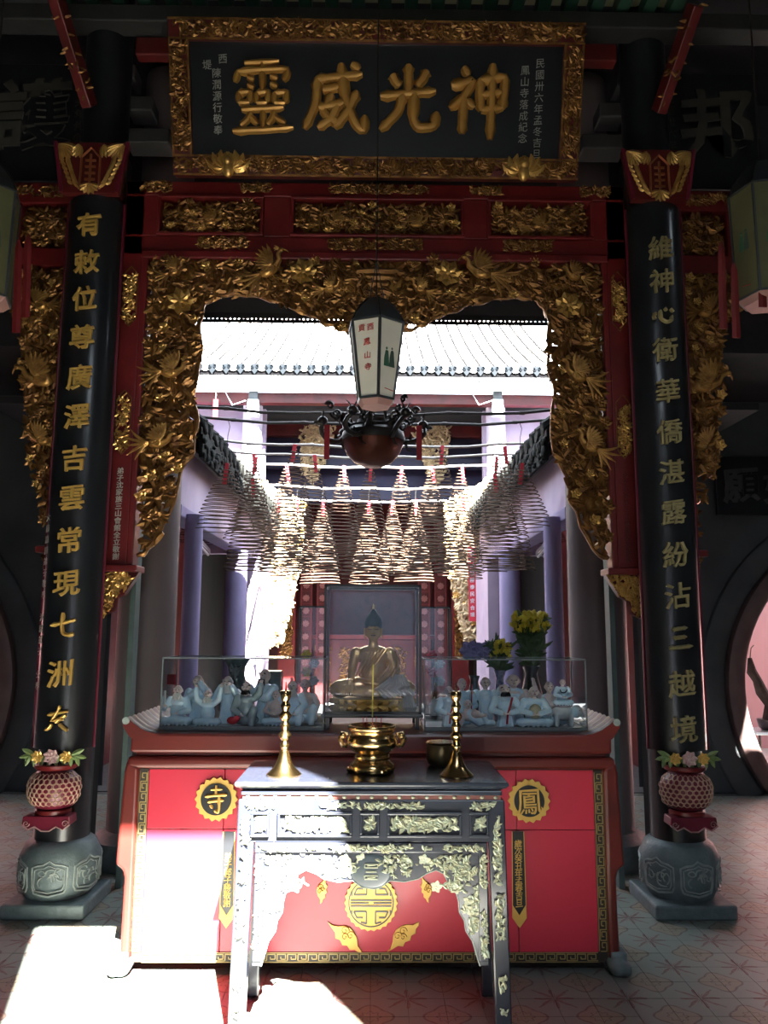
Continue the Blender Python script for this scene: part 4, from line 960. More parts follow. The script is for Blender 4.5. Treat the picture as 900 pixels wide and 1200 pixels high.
MB().box(-.435, .435, TY0 + .0, TY0 + .045, .664, .70).build('under_rail', TABLE, tb, smooth=0, bevel=.004)
inlay(rect(-.15, .15, .672, .693), TY0 - .004, 24, 5); inlay(rect(.27, .42, .672, .693), TY0 - .004, 14, 6); inlay(rect(-.42, -.30, .672, .693), TY0 - .004, 12, 7)
for x in (-.22, .21): inlay(rect(x - .02, x + .02, .677, .688), TY0 - .004, 4, 8)
apx = [(438.5, 1041), (424, 1039), (413, 1031), (396, 1032.5), (380, 1029), (371, 1023), (359, 1018.5), (350, 1023), (345.5, 1032), (343, 1042), (335, 1045), (332, 1056), (331, 1068), (325, 1078), (323, 1090), (315, 1102), (312, 1112), (306, 1131)]
apl = [xz(px, py, TY0 + .02) for px, py in apx]; apl = [(x - .0, z) for x, z in apl]
full = [(-.435, .664), (-.435, apl[-1][1])] + apl[::-1] + [(-x, z) for x, z in apl[1:]] + [(.435, apl[-1][1]), (.435, .664)]
MB().plate(full, TY0 + .012, TY0 + .032).build('ogee_apron', TABLE, tb, smooth=0, bevel=.002)
rim = MB(); ctr = apl[::-1] + [(-x, z) for x, z in apl[1:]]
rim.tube([(x, TY0 + .012, z) for x, z in ctr], .003, 5); rim.build('apron_rim', STONE_PALE, tb)
Lap = [(-.40, .655), (-.40, .33)] + [(x - .012, z) for x, z in apl[::-1] if z < .56] + [(x, z + .012) for x, z in apl[::-1] if z >= .56] + [(0, .655)]
Rap = [(-x, z) for x, z in Lap]
for k, pl in enumerate((Lap, Rap)):
    inlay(pl, TY0 + .010, 42, 20 + k, .55)
    rg = random.Random(k + 5); m2 = MB(); n = 0
    while n < 22:
        p = (rg.uniform(-.40, .40), rg.uniform(.33, .64))
        if not inside(p, pl): continue
        m2.join(blossom_mb(rg.uniform(.014, .024), 5).xform(Matrix.Scale(.2, 4, (0, 1, 0))), Matrix.Translation((p[0], TY0 + .011, p[1]))); n += 1
    m2.build('pearl_blossom', PEARL, tb, kind='stuff')
lens = MB(); lens.ell((0, TY0 + .012, xz(438, 1022, TY0)[1]), (.078, .005, .062), 24, 10); lens.build('central_cartouche', mat('grey_cartouche', (.05, .07, .09), .3), tb)
m2 = MB()
for q in (-1, 1):
    zc = xz(438, 1022, TY0)[1]
    m2.tube([(-.015 + .03 * (k % 2), TY0 + .004, zc + q * .022 + .003 * k) for k in range(2)], .003, 5)
    ol = [(-.024, .014), (-.024, .026), (.024, .026), (.024, .014)]
    m2.tube([(a, TY0 + .005, zc + q * b_) for a, b_ in ol + [ol[0]]], .0028, 5)
m2.tube([(-.02, TY0 + .005, xz(438, 1022, TY0)[1]), (.02, TY0 + .005, xz(438, 1022, TY0)[1])], .0028, 5)
m2.build('pearl_emblem', PEARL, tb)
for s in (-1, 1):
    for y_, zt in ((TY0 + .036, .852), (TY1 - .04, .86)):
        x0, x1 = s * .468, s * .488
        mb = MB(); w = .034; d = .032
        mb.loops([[(xc + i * w * k, y_ + j * d * k, z) for i, j in ((-1, -1), (1, -1), (1, 1), (-1, 1))] for xc, z, k in ((x1, 0, .9), (x1, .05, .85), (x0, zt, 1))])
        lg = mb.build('leg', TABLE, tb, smooth=0, bevel=.006, seg=3)
        if y_ < 3.3:
            for zz0, zz1, n in ((.55, .8, 24), (.36, .52, 18), (.18, .24, 6), (.10, .13, 3)):
                xx = s * (.468 + .020 * (1 - (zz0 + zz1) / 2 / .852)); inlay(rect(xx - .014, xx + .014, zz0, zz1), TY0 - .002, n, int(zz0 * 100) + s, .55, lg)
    st_ = MB().box(*sorted((s * .400, s * .434)), TY0 + .004, TY0 + .035, .285, .70).build('inner_stile', TABLE, tb, smooth=0, bevel=.003)
    inlay(rect(*sorted((s * .405, s * .430)), .30, .46), TY0, 18, 40 + s, .5, st_); inlay(rect(*sorted((s * .405, s * .430)), .54, .66), TY0, 14, 42 + s, .5, st_)

# ------------------------------------------------------------------ brass vessels on the table
bz, by = TZ, 3.27
ib = thing('incense_burner', 'round polished brass incense burner with two ear handles at the centre of the black table', 'incense burner', (0, by, bz))
prof = [(.060, 0), (.088, .004), (.095, .018), (.090, .034), (.075, .044), (.070, .052), (.074, .058), (.073, .066), (.068, .072), (.070, .078), (.090, .092), (.103, .112), (.104, .128), (.094, .146), (.086, .154), (.088, .160), (.097, .168), (.100, .178), (.097, .184), (.086, .184), (.082, .170), (.082, .15), (.02, .148)]
MB().lathe(prof, (0, by, bz), 56).build('bowl', BRASS, ib, smooth=50)
MB().lathe([(.0, .150), (.06, .156), (.083, .150)], (0, by, bz), 32).build('ash_bed', mat('grey_ash', (.3, .28, .26), .95), ib)
mb = MB()
for k in range(3):
    a = -pi / 2 + 2 * pi * k / 3 + .5; mb.ell((.08 * cos(a), by + .08 * sin(a), bz + .012), (.026, .026, .014), 12, 6)
mb.build('lobed_foot', BRASS, ib)
for s in (-1, 1):
    m2 = MB(); m2.tube([(s * .098, by, bz + .145), (s * .122, by, bz + .150), (s * .128, by, bz + .128), (s * .120, by, bz + .105), (s * .100, by, bz + .100)], [.009, .011, .012, .011, .008], 8)
    m2.ell((s * .118, by - .008, bz + .142), (.014, .014, .016)); m2.build('ear_handle', BRASS, ib)
for k, (dx, dy, tl, h_) in enumerate(((0, 0, 0, .215), (.012, .02, .05, .10), (-.02, .015, -.04, .09), (.03, -.01, .08, .07), (-.03, .0, -.1, .075))):
    t = thing('incense_stick', ('tall yellow incense stick standing in the middle of the brass burner', 'burnt red incense stub behind the tall stick', 'burnt red incense stub leaning left of the tall stick', 'short red incense stub nearest the right ear', 'short red incense stub nearest the left ear')[k], 'incense', (dx, by + dy, bz + .15))
    MB().tube([(dx, by + dy, bz + .145), (dx + tl * .08, by + dy, bz + .215)], .0016, 6).build('red_shank', PAPER_RED, t)
    if k == 0: MB().tube([(dx, by + dy, bz + .215), (dx + .002, by + dy, bz + .15 + h_ + .06)], .0028, 6).build('yellow_paste', mat('incense_yellow', (.72, .58, .12), .8), t)
for s, px, lb in ((-1, 333, 'tall turned brass candlestick on the table left of the burner'), (1, 535, 'tall turned brass candlestick on the table right of the burner')):
    x = at(px, 900, 3.19).x; t = thing('candlestick', lb, 'candlestick', (x, 3.19, TZ), 'brass candlesticks')
    MB().lathe([(.0, 0), (.066, 0), (.068, .006), (.060, .014), (.042, .030), (.028, .058), (.020, .085), (.018, .094)], (x, 3.19, TZ), 40).build('flared_base', BRASS, t, smooth=50)
    pr = [(.018, .092)]; z = .094
    for k in range(5):
        r = (.019, .024, .018, .023, .019)[k]; pr += [(r * .7, z + .004), (r, z + .016), (r * 1.05, z + .022), (r * .8, z + .030), (.012, z + .038)]; z += .038
    pr += [(.016, z + .006), (.021, z + .020), (.022, z + .034), (.018, z + .040), (.0, z + .041)]
    MB().lathe(pr, (x, 3.19, TZ), 32).build('knopped_stem', BRASS, t, smooth=40)
    MB().lathe([(.004, 0), (.0015, .035)], (x, 3.19, TZ + z + .04), 8).build('pricket', BRASS, t)
x = at(517, 890, 3.43).x
bw = thing('brass_bowl', 'small dark brass bowl behind the candlestick at the right of the table', 'bowl', (x, 3.43, TZ))
MB().lathe([(.0, 0), (.04, 0), (.055, .008), (.063, .03), (.063, .06), (.060, .085), (.064, .094), (.062, .097), (.056, .094), (.055, .05), (.04, .02), (0, .015)], (x, 3.43, TZ), 40).build('bowl_wall', BRASS_DARK, bw, smooth=50)
MB().lathe([(.062, .088), (.066, .093), (.062, .097)], (x, 3.43, TZ), 40).build('rim', BRASS, bw)

# ------------------------------------------------------------------ glass cases on the cabinet
ZC = 1.02
def glass_case(label, x0, x1, y0, y1, z0, z1, fr=.006, base=.02, legs=False, fm=FRAME_BLK):
    t = thing('glass_case', label, 'display case', ((x0 + x1) / 2, (y0 + y1) / 2, z0))
    zb = z0 + base
    if legs:
        for sx in (x0 + .012, x1 - .03):
            for yy in (y0 + .005, y1 - .03): MB().box(sx, sx + .02, yy, yy + .02, z0, zb - .014).build('leg', fm, t, smooth=0)
        MB().box(x0 - .008, x1 + .008, y0 - .008, y1 + .008, zb - .016, zb).build('base_board', fm, t, smooth=0, bevel=.004)
    else: MB().box(x0, x1, y0, y1, z0, zb).build('base_board', fm, t, smooth=0, bevel=.003)
    mb = MB()
    for xx in (x0, x1 - fr):
        for yy in (y0, y1 - fr): mb.box(xx, xx + fr, yy, yy + fr, zb, z1)
    for zz in (zb, z1 - fr):
        for yy in (y0, y1 - fr): mb.box(x0, x1, yy, yy + fr, zz, zz + fr)
        for xx in (x0, x1 - fr): mb.box(xx, xx + fr, y0, y1, zz, zz + fr)
    mb.build('edge_frame', fm, t, smooth=0)
    g = .003
    for b_ in ((x0 + fr, x1 - fr, y0 + .001, y0 + .001 + g, zb + fr, z1 - fr), (x0 + fr, x1 - fr, y1 - g - .001, y1 - .001, zb + fr, z1 - fr), (x0 + .001, x0 + .001 + g, y0 + fr, y1 - fr, zb + fr, z1 - fr), (x1 - g - .001, x1 - .001, y0 + fr, y1 - fr, zb + fr, z1 - fr), (x0 + fr, x1 - fr, y0 + fr, y1 - fr, z1 - g - .001, z1 - .001)):
        MB().box(*b_).build('pane', GLASS, t, smooth=0)
    return t
EDGE_GREY = mat('grey_case_edging', (.16, .19, .20), .4)
glass_case('tall black-framed glass case holding the golden Buddha'.replace('Buddha', 'seated buddha'), -.235, .232, 3.80, 4.10, ZC, 1.70, .012, .07, True)
x0 = at(188, 820, 3.74).x; x1 = at(380, 820, 3.74).x
lc = glass_case('long low glass case of porcelain monks at the left end of the cabinet', x0, x1, 3.74, 4.02, ZC, 1.352, .006, .014, fm=EDGE_GREY)
x2 = at(497, 820, 3.74).x; x3 = at(688, 820, 3.74).x
rc_ = glass_case('long low glass case of porcelain monks with the elephant rider, right end of the cabinet', x2, x3, 3.74, 4.02, ZC, 1.352, .006, .014, fm=EDGE_GREY)
a, b_ = at(349, 760, 4.13).x, at(384, 760, 4.13).x
glass_case('narrow upright glass case behind the tall one, on its left', a, -.245, 4.12, 4.24, ZC, 1.605, .008, .02)
a, b_ = at(493, 760, 4.13).x, at(529, 760, 4.13).x
glass_case('narrow upright glass case behind the tall one, on its right', .245, b_, 4.12, 4.24, ZC, 1.605, .008, .02)

# ------------------------------------------------------------------ golden seated figure on its lotus
BX, BY, BZ, BH = at(437, 800, 3.95).x, 3.95, ZC + .072, .405
bs = thing('buddha_statue', 'golden seated buddha with dark pointed hair on a petalled lotus base', 'statue', (BX, BY, BZ))
B = lambda x, y, z: V((BX + x * BH, BY + y * BH, BZ + .062 + z * BH))
lb_ = MB(); 
rr = [(.0, 0), (.50, 0), (.50, .03), (.47, .05), (.455, .085), (.47, .12), (.50, .135), (.50, .152), (0, .152)]
M_ = Matrix.Translation((BX, BY, BZ)) @ Matrix.Diagonal((1, .62, 1, 1))
lb_.lathe([(r * BH, z * BH) for r, z in rr], n=48).xform(M_).build('lotus_base', GOLD_PAINT, bs, smooth=40)
for row, (z, h, fl) in enumerate(((.03, .055, 1), (.125, .055, -1))):
    mb = MB()
    for k in range(26):
        a = 2 * pi * k / 26; p = V((.485 * BH * cos(a), .485 * BH * sin(a), z * BH)); nrm = V((cos(a), sin(a), 0))
        pts = [p + nrm * .004 + V((0, 0, 1)) * fl * (q / 4 - .35) * h * BH for q in range(5)]
        mb.ribbon(pts, [.022 * BH * 1.2, .05 * BH, .055 * BH, .04 * BH, .008 * BH], .012, nrm)
    mb.xform(M_).build('petal_row', GOLD_BRIGHT, bs, kind='stuff')
bd = MB()
bd.ell(B(0, -.02, .10), (.47 * BH, .25 * BH, .10 * BH), 20, 10)
for s in (-1, 1):
    bd.ell(B(s * .40, -.04, .10), (.13 * BH, .14 * BH, .105 * BH), 14, 9)
    bd.cap_(B(s * .14, .04, .14), B(s * .40, -.08, .12), .12 * BH, .10 * BH, 12)
    bd.cap_(B(s * .38, -.14, .10), B(-s * .05, -.22, .085), .075 * BH, .06 * BH, 12)
bd.ell(B(0, .03, .32), (.17 * BH, .12 * BH, .22 * BH), 16, 10); bd.ell(B(0, .02, .50), (.215 * BH, .125 * BH, .12 * BH), 16, 10); bd.ell(B(0, .03, .56), (.18 * BH, .10 * BH, .07 * BH), 14, 8)
for s in (-1, 1): bd.ell(B(s * .205, .02, .53), (.075 * BH,) * 3)
bd.cap_(B(-.215, .02, .52), B(-.26, .0, .32), .065 * BH, .055 * BH, 12); bd.cap_(B(-.26, 0, .32), B(-.26, -.20, .20), .055 * BH, .036 * BH, 12)
bd.cap_(B(.215, .02, .52), B(.27, .0, .30), .075 * BH, .07 * BH, 12); bd.cap_(B(.27, 0, .30), B(.06, -.20, .20), .065 * BH, .038 * BH, 12)
bd.cap_(B(0, .02, .58), B(0, 0, .70), .062 * BH, .055 * BH, 12)
hz = .80
bd.ell(B(0, -.005, hz), (.098 * BH, .105 * BH, .125 * BH), 16, 12); bd.ell(B(0, -.03, hz - .07), (.066 * BH, .07 * BH, .055 * BH), 12, 8)
bd.cap_(B(0, -.11, hz + .03), B(0, -.125, hz - .02), .012 * BH, .019 * BH, 8)
for s in (-1, 1):
    bd.cap_(B(s * .102, .01, hz + .03), B(s * .106, 0, hz - .085), .014 * BH, .012 * BH, 8)
    bd.cap_(B(s * .02, -.105, hz + .045), B(s * .065, -.09, hz + .045), .008 * BH, .006 * BH, 6)
bd.ell(B(0, -.10, hz - .055), (.03 * BH, .012 * BH, .010 * BH), 8, 5)
GOLDB = mat('burnished_statue_gold', (.95, .62, .28), .25, .6, (.78, .46, .18), 10, .5)
body = bd.build('body', GOLDB, bs, remesh=.0042)
mb = MB()                                                          # right hand over the knee, five fingers pointing down
mb.ell(B(-.275, -.255, .19), (.048 * BH, .03 * BH, .05 * BH)); mb.cap_(B(-.262, -.17, .215), B(-.27, -.24, .20), .036 * BH, .036 * BH, 8)
for k in range(4): mb.cap_(B(-.315 + .027 * k, -.285, .17), B(-.32 + .028 * k, -.30, .045 + .014 * abs(k - 1.4)), .0125 * BH, .010 * BH, 7)
mb.cap_(B(-.225, -.26, .18), B(-.195, -.285, .11), .012 * BH, .010 * BH, 7); mb.build('hand', GOLDB, body, remesh=.0022)
mb = MB(); mb.ell(B(.02, -.23, .185), (.075 * BH, .04 * BH, .022 * BH))
for k in range(4): mb.cap_(B(-.03, -.26 + .02 * k, .19), B(-.11, -.25 + .02 * k, .195), .011 * BH, .009 * BH, 7)
mb.cap_(B(.03, -.24, .20), B(-.02, -.25, .215), .011 * BH, .009 * BH, 7); mb.build('hand', GOLDB, body, remesh=.0024)
mb = MB()                                                          # folds of the robe
for k in range(6):
    mb.tube([B(.17 - .05 * k, -.085 - .01 * k, .60 - .01 * k), B(.10 - .05 * k, -.125, .50 - .02 * k), B(-.02 - .035 * k, -.125, .34 - .015 * k), B(-.07 - .022 * k, -.105, .26)], .010 * BH, 6)
for k in range(4): mb.tube([B(.30 - .03 * k, -.03, .50 - .02 * k), B(.31 - .04 * k, -.07, .36), B(.22 - .05 * k, -.17, .25)], .012 * BH, 6)
mb.tube([B(-.2, -.12, .235), B(0, -.17, .22), B(.2, -.12, .235)], .012 * BH, 6)
mb.build('robe_fold', GOLDB, body)
SILV = mat('silvery_robe_cloth', (.80, .76, .72), .28, .5, (.6, .55, .48), 16, .6)
mb = MB()
for k in range(7):
    mb.ribbon([B(.27 + .012 * k, -.06 - .02 * k, .28), B(.20 + .035 * k, -.19, .20 - .008 * k), B(.05 + .06 * k, -.27, .12), B(.16 + .055 * k, -.285, .02 + .006 * k)], [.012, .016, .014, .008], .010)
for k in range(5): mb.ribbon([B(.38, -.16 - .01 * k, .12), B(.40 + .012 * k, -.22, .02), B(.38 + .025 * k, -.22 - .01 * k, -.09), B(.42 + .02 * k, -.2, -.14)], [.010, .014, .012, .004], .008)
mb.build('draped_cloth', SILV, body)
FACE = mat('dark_face_line', (.06, .035, .02), .4)
mb = MB()
for s in (-1, 1):
    mb.tube([B(s * .018, -.118, hz + .022), B(s * .042, -.116, hz + .016), B(s * .066, -.100, hz + .024)], .0032 * BH * 1.3, 5)
    mb.tube([B(s * .014, -.120, hz + .052), B(s * .042, -.116, hz + .062), B(s * .072, -.096, hz + .050)], .0035 * BH * 1.2, 5)
mb.tube([B(-.028, -.112, hz - .052), B(0, -.120, hz - .056), B(.028, -.112, hz - .052)], .005 * BH, 5)
mb.build('face_line', FACE, body)
mb = MB(); mb.cap_(B(0, -.112, hz + .035), B(0, -.134, hz - .018), .009 * BH, .017 * BH, 8); mb.build('nose', GOLDB, body)
HAIR = mat('dark_teal_hair', (.018, .035, .04), .45)
mb = MB(); mb.lathe([(.098, -.02), (.112, .02), (.112, .06), (.095, .115), (.065, .15), (.042, .185), (.022, .215), (0, .23)], n=28)
mb.xform(Matrix.Translation(B(0, .012, hz + .045)) @ Matrix.Diagonal((BH, BH * 1.02, BH, 1))).build('hair_cap', HAIR, body)
mb = MB(); mb.lathe([(0, 0), (.014, .005), (.018, .02), (.010, .032), (.013, .042), (.004, .065), (0, .07)], n=14)
mb.xform(Matrix.Translation(B(0, .012, hz + .265)) @ Matrix.Scale(BH, 4)).build('finial', GOLDB, body)

# ------------------------------------------------------------------ porcelain monks
def figurine(name, label, px, Y, h, pose='sit', arms=None, beard=None, robe=PORC, bare=False, turn=0, scale_x=1, extra=None, zb=None):
    x = at(px, 840, Y).x; z0 = zb if zb is not None else ZC + .0145; t = thing(name, label, 'figurine', (x, Y, z0), 'porcelain monks in the glass cases')
    M0 = Matrix.Translation((x, Y, z0)) @ Matrix.Rotation(turn, 4, 'Z') @ Matrix.Diagonal((h * scale_x, h, h, 1))
    b = MB(); sh = .62; hd = V((0, -.03, .86))
    if pose == 'sit':
        b.ell((0, -.04, .12), (.36, .25, .12), 16, 8)
        for s in (-1, 1): b.ell((s * .27, -.08, .11), (.15, .16, .11))
        b.ell((0, .04, .34), (.21, .16, .27), 14, 9); b.ell((0, .02, sh - .04), (.23, .14, .13), 14, 8)
        for k in range(6): b.cap_((-.28 + .11 * k, -.24 + .03 * abs(k - 2.5), .02), (-.16 + .065 * k, -.15, .20), .035, .025, 6)
    elif pose == 'stand':
        b.tube([(0, 0, 0), (0, 0, .12), (0, .01, .4), (0, 0, .62)], [.20, .17, .15, .16], 14); b.ell((0, 0, .62), (.19, .12, .12)); sh = .64; hd = V((0, -.03, .88))
        for k in range(5): b.cap_((-.14 + .07 * k, -.15, .02), (-.08 + .04 * k, -.12, .42), .03, .02, 6)
    elif pose == 'knee':
        b.ell((.02, -.02, .13), (.30, .22, .13), 14, 8); b.cap_((.12, -.12, .12), (.2, -.16, .36), .12, .10, 10); b.cap_((.2, -.16, .36), (.16, -.2, .04), .09, .08, 10)
        b.ell((0, .04, .38), (.19, .15, .26), 14, 9); b.ell((0, .02, sh - .04), (.21, .13, .12))
    else:
        b.cap_((.5, -.05, .10), (.1, -.05, .14), .08, .12, 10); b.cap_((.1, -.05, .14), (-.2, 0, .34), .15, .16, 10); b.cap_((.3, -.1, .12), (.2, -.12, .34), .09, .08, 10); sh = .42; hd = V((-.22, -.03, .62))
        b.cap_((-.3, 0, .36), (-.42, -.05, .05), .09, .07, 8)
    fl = MB(); ox = hd.x
    if arms is None: arms = (((-.30, -.08, .40), (-.10, -.22, .34)), ((.30, -.08, .40), (.10, -.22, .34)))
    for s, (e, hnd) in zip((-1, 1), arms):
        S = V((ox + s * .20, .02, sh)); e, hnd = V(e), V(hnd)
        tgt = fl if bare else b; r0 = .065 if bare else .095
        tgt.cap_(S, e, r0, r0 * .95, 8); tgt.cap_(e, hnd, r0 * .95, r0 * .75, 8)
        dirn = (hnd - e).normalized(); fl.ell(hnd + dirn * .05, (.042, .036, .05), 8, 6)
        for q in range(4): fl.cap_(hnd + dirn * .07 + V(((q - 1.5) * .02, 0, 0)), hnd + dirn * (.115 + .01 * (q in (1, 2))) + V(((q - 1.5) * .026, -.01, 0)), .012, .009, 5)
        fl.cap_(hnd + dirn * .05 + V((s * -.03, -.01, 0)), hnd + dirn * .08 + V((s * -.05, -.02, 0)), .012, .010, 5)
    fl.cap_((ox, 0, sh + .04), hd - V((0, 0, .08)), .06, .055, 8)
    fl.ell(hd, (.105, .11, .125), 14, 10); fl.ell(hd + V((0, -.035, -.06)), (.075, .075, .06), 10, 7); fl.cap_(hd + V((0, -.11, .015)), hd + V((0, -.13, -.02)), .014, .022, 6)
    for s in (-1, 1): fl.ell(hd + V((s * .108, .005, -.01)), (.018, .024, .042), 6, 5); fl.ell(hd + V((s * .042, -.10, .035)), (.034, .014, .010), 6, 4)
    if bare: fl.ell((ox, -.02 if pose == 'sit' else 0, sh - .10), (.20, .15, .19), 12, 8); fl.ell((0, -.10, .33), (.16, .12, .13), 12, 8)
    vs = max(.0022, h * .016)
    r_ = b.xform(M0).build('robed_body', robe, t, remesh=vs)
    fl.xform(M0).build('head_and_hands', SKIN, r_, remesh=vs * .8)
    ey = MB()
    for s in (-1, 1): ey.ell(hd + V((s * .040, -.108, .014)), (.016, .008, .009), 6, 4)
    ey.ell(hd + V((0, -.112, -.055)), (.028, .010, .008), 6, 4); ey.xform(M0).build('painted_features', DARKHAIR, r_)
    if beard:
        bb_ = MB()
        for q in range(7): bb_.leaf(hd + V(((q - 3) * .022, -.09, -.06)), -pi / 2 + (q - 3) * .10, .20 if beard is BEARD else .12, .022, .03, 0, lift=.15)
        for s in (-1, 1): bb_.leaf(hd + V((s * .05, -.085, .055)), (0 if s > 0 else pi), .06, .014, .014, -.4 * s)
        bb_.xform(M0).build('beard', beard, r_)
    if extra:
        for nm, m_, f_ in extra: f_(MB()).xform(M0).build(nm, m_, t)
    return t
UP = (((-.30, .0, .70), (-.34, -.02, 1.0)), ((.30, 0, .70), (.36, -.02, 1.0)))
candle = ('candle', PORC_WHITE, lambda m: m.tube([(-.30, -.16, .42), (-.30, -.16, .86)], .028, 8))
figurine('porcelain_monk', 'seated bearded monk holding up a white candle, at the far left of his case', 208, 3.84, .187, arms=(((-.34, -.06, .42), (-.30, -.14, .46)), ((.30, -.08, .36), (.10, -.20, .32))), beard=BEARD, extra=[candle])
figurine('porcelain_monk', 'bald standing monk with hand raised to his cheek, behind the candle holder', 231, 3.93, .225, 'stand', (((-.22, -.08, .5), (-.05, -.18, .62)), ((.26, -.08, .58), (.08, -.16, .84))), robe=PORC)
figurine('porcelain_monk', 'seated monk throwing both arms high above his head', 243, 3.82, .168, arms=UP, beard=BEARD)
figurine('porcelain_monk', 'monk with both hands clasped at his face behind the arm raiser', 266, 3.92, .222, 'stand', (((-.28, -.08, .5), (-.12, -.18, .78)), ((.28, -.08, .5), (.12, -.18, .78))), beard=BEARD)
figurine('porcelain_monk', 'dark-browed monk leaning back over a red fruit in his lap', 288, 3.83, .205, 'knee', (((-.26, -.1, .36), (-.12, -.22, .28)), ((.30, -.06, .72), (.34, -.1, .92))), DARKHAIR, mat('greyed_porcelain', (.34, .42, .44), .25, 0, (.24, .32, .34), 30, .7, coat=.5),
         extra=[('red_fruit', PAPER_RED, lambda m: m.ell((-.26, -.26, .14), (.13, .08, .09)).ell((-.16, -.28, .18), (.08, .06, .07)))])
figurine('porcelain_monk', 'tall slim monk standing in profile with dark topknot', 311, 3.93, .255, 'stand', (((-.2, -.12, .5), (-.24, -.2, .66)), ((.16, -.12, .48), (-.02, -.22, .5))), DARKHAIR, turn=-.7)
figurine('porcelain_monk', 'small bare-chested monk sitting just left of the candlestick top', 323, 3.84, .165, 'sit', bare=True, robe=PORC)
figurine('porcelain_monk', 'pale monk seated with white beard and arms around his shin', 342, 3.86, .21, 'knee', (((-.28, -.06, .5), (-.1, -.2, .3)), ((.30, -.08, .44), (.12, -.24, .30))), BEARD, PORC)
figurine('porcelain_monk', 'thin bare-armed monk sitting on a brown rock by the right end of his case', 357, 3.90, .215, 'knee', (((-.30, 0, .66), (-.30, -.05, .90)), ((.30, -.06, .44), (.22, -.16, .16))), None, PORC, bare=True,
         extra=[('brown_rock', mat('glazed_brown_rock', (.30, .16, .08), .4, 0, (.15, .08, .04), 40, .8), lambda m: m.ell((-.34, .0, .14), (.16, .16, .16)).ell((.34, .02, .10), (.2, .14, .10)))])
sash = ('red_sash', PAPER_RED, lambda m: m.ribbon([(.14, -.14, .70), (.08, -.22, .5), (.02, -.26, .3), (.0, -.27, .08)], .022, .02))
figurine('porcelain_monk', 'monk in pale robe with red collar at the far left of the second case', 526, 3.84, .185, 'stand', extra=[sash])
figurine('porcelain_monk', 'slender monk half hidden behind the one with the red collar', 541, 3.94, .215, 'stand', UP if False else None, turn=.4)
figurine('porcelain_monk', 'thin bare-shouldered monk reclining on one elbow', 557, 3.83, .165, 'recline', (((-.34, -.05, .3), (-.40, -.1, .12)), ((.1, -.14, .3), (.22, -.2, .32))), None, PORC, bare=True)
figurine('porcelain_monk', 'monk standing behind the recliner with a small red staff', 569, 3.93, .222, 'stand', (((-.28, -.06, .5), (-.30, -.14, .62)), ((.24, -.08, .56), (.30, -.14, .74))), None, PORC, extra=[('red_staff', PAPER_RED, lambda m: m.tube([(-.34, -.2, .1), (-.32, -.2, .85)], .014, 6))])
figurine('porcelain_monk', 'dark-haired monk with a long red sash down his front', 592, 3.83, .195, 'stand', None, DARKHAIR, PORC, scale_x=1.15, extra=[sash])
figurine('porcelain_monk', 'broad old monk with bare chest behind the red-sashed one', 602, 3.93, .235, 'stand', None, None, PORC, bare=True, scale_x=1.3)
figurine('porcelain_monk', 'laughing pot-bellied monk with cream bib, seated in wide robes', 626, 3.82, .19, 'sit', scale_x=1.15, extra=[('cream_bib', mat('cream_bib_glaze', (.58, .52, .34), .4), lambda m: m.ell((0, -.15, .38), (.14, .09, .19)))])
figurine('porcelain_monk', 'bare-armed monk stretching beside the elephant', 644, 3.91, .208, 'sit', (((-.30, -.02, .74), (-.36, -.05, .95)), ((.28, -.06, .45), (.18, -.16, .28))), None, PORC, bare=True)
ex, ey_ = at(664, 840, 3.85).x, 3.85
el = thing('porcelain_elephant', 'small white porcelain elephant with curled trunk carrying a monk', 'figurine', (ex, ey_, ZC + .0145))
Ev = lambda x, y, z: V((ex + x * .17, ey_ + y * .17, ZC + .0145 + z * .17))
m_ = MB(); m_.ell(Ev(-.08, 0, .36), (.34 * .17, .2 * .17, .22 * .17), 14, 9); m_.ell(Ev(.27, -.03, .40), (.17 * .17, .15 * .17, .19 * .17), 12, 8)
for x_ in (-.30, .10):
    for y_ in (-.11, .11): m_.cap_(Ev(x_, y_, .3), Ev(x_, y_, .045), .085 * .17, .075 * .17, 8)
trunk = [Ev(.38, -.08, .36), Ev(.47, -.12, .22), Ev(.46, -.14, .08), Ev(.38, -.15, .06), Ev(.33, -.15, .13)]
m_.tube(trunk, [.075 * .17, .06 * .17, .045 * .17, .035 * .17, .03 * .17], 8); m_.cap_(Ev(-.42, 0, .38), Ev(-.45, .02, .16), .025 * .17, .014 * .17, 6)
eb = m_.build('elephant_body', PORC_WHITE, el, remesh=.0025)
MB().ell(Ev(.20, -.16, .40), (.11 * .17, .025 * .17, .15 * .17), 12, 8).build('ear', PORC, eb); MB().ell(Ev(.33, -.175, .44), (.012 * .17,) * 3).build('eye', DARKHAIR, eb)
MB().tube([Ev(.36, -.1, .28), Ev(.42, -.2, .22), Ev(.46, -.22, .24)], [.02 * .17, .015 * .17, .006 * .17], 6).build('tusk', BEARD, eb)
MB().ell(Ev(-.10, -.03, .55), (.24 * .17, .19 * .17, .04 * .17)).build('saddle_cloth', mat('lilac_saddle_glaze', (.40, .34, .42), .4), eb)
figurine('porcelain_monk', 'monk with black beads riding on the white elephant', 660, 3.85, .125, 'sit', None, None, PORC, zb=ZC + .0145 + .57 * .17, extra=[('bead_string', DARKHAIR, lambda m: m.tube([(.13 * cos(a * pi / 8), -.13 - .06 * (1 + sin(a * pi / 8)), .60 + .13 * sin(a * pi / 8)) for a in range(8, 17)], .02, 6))])

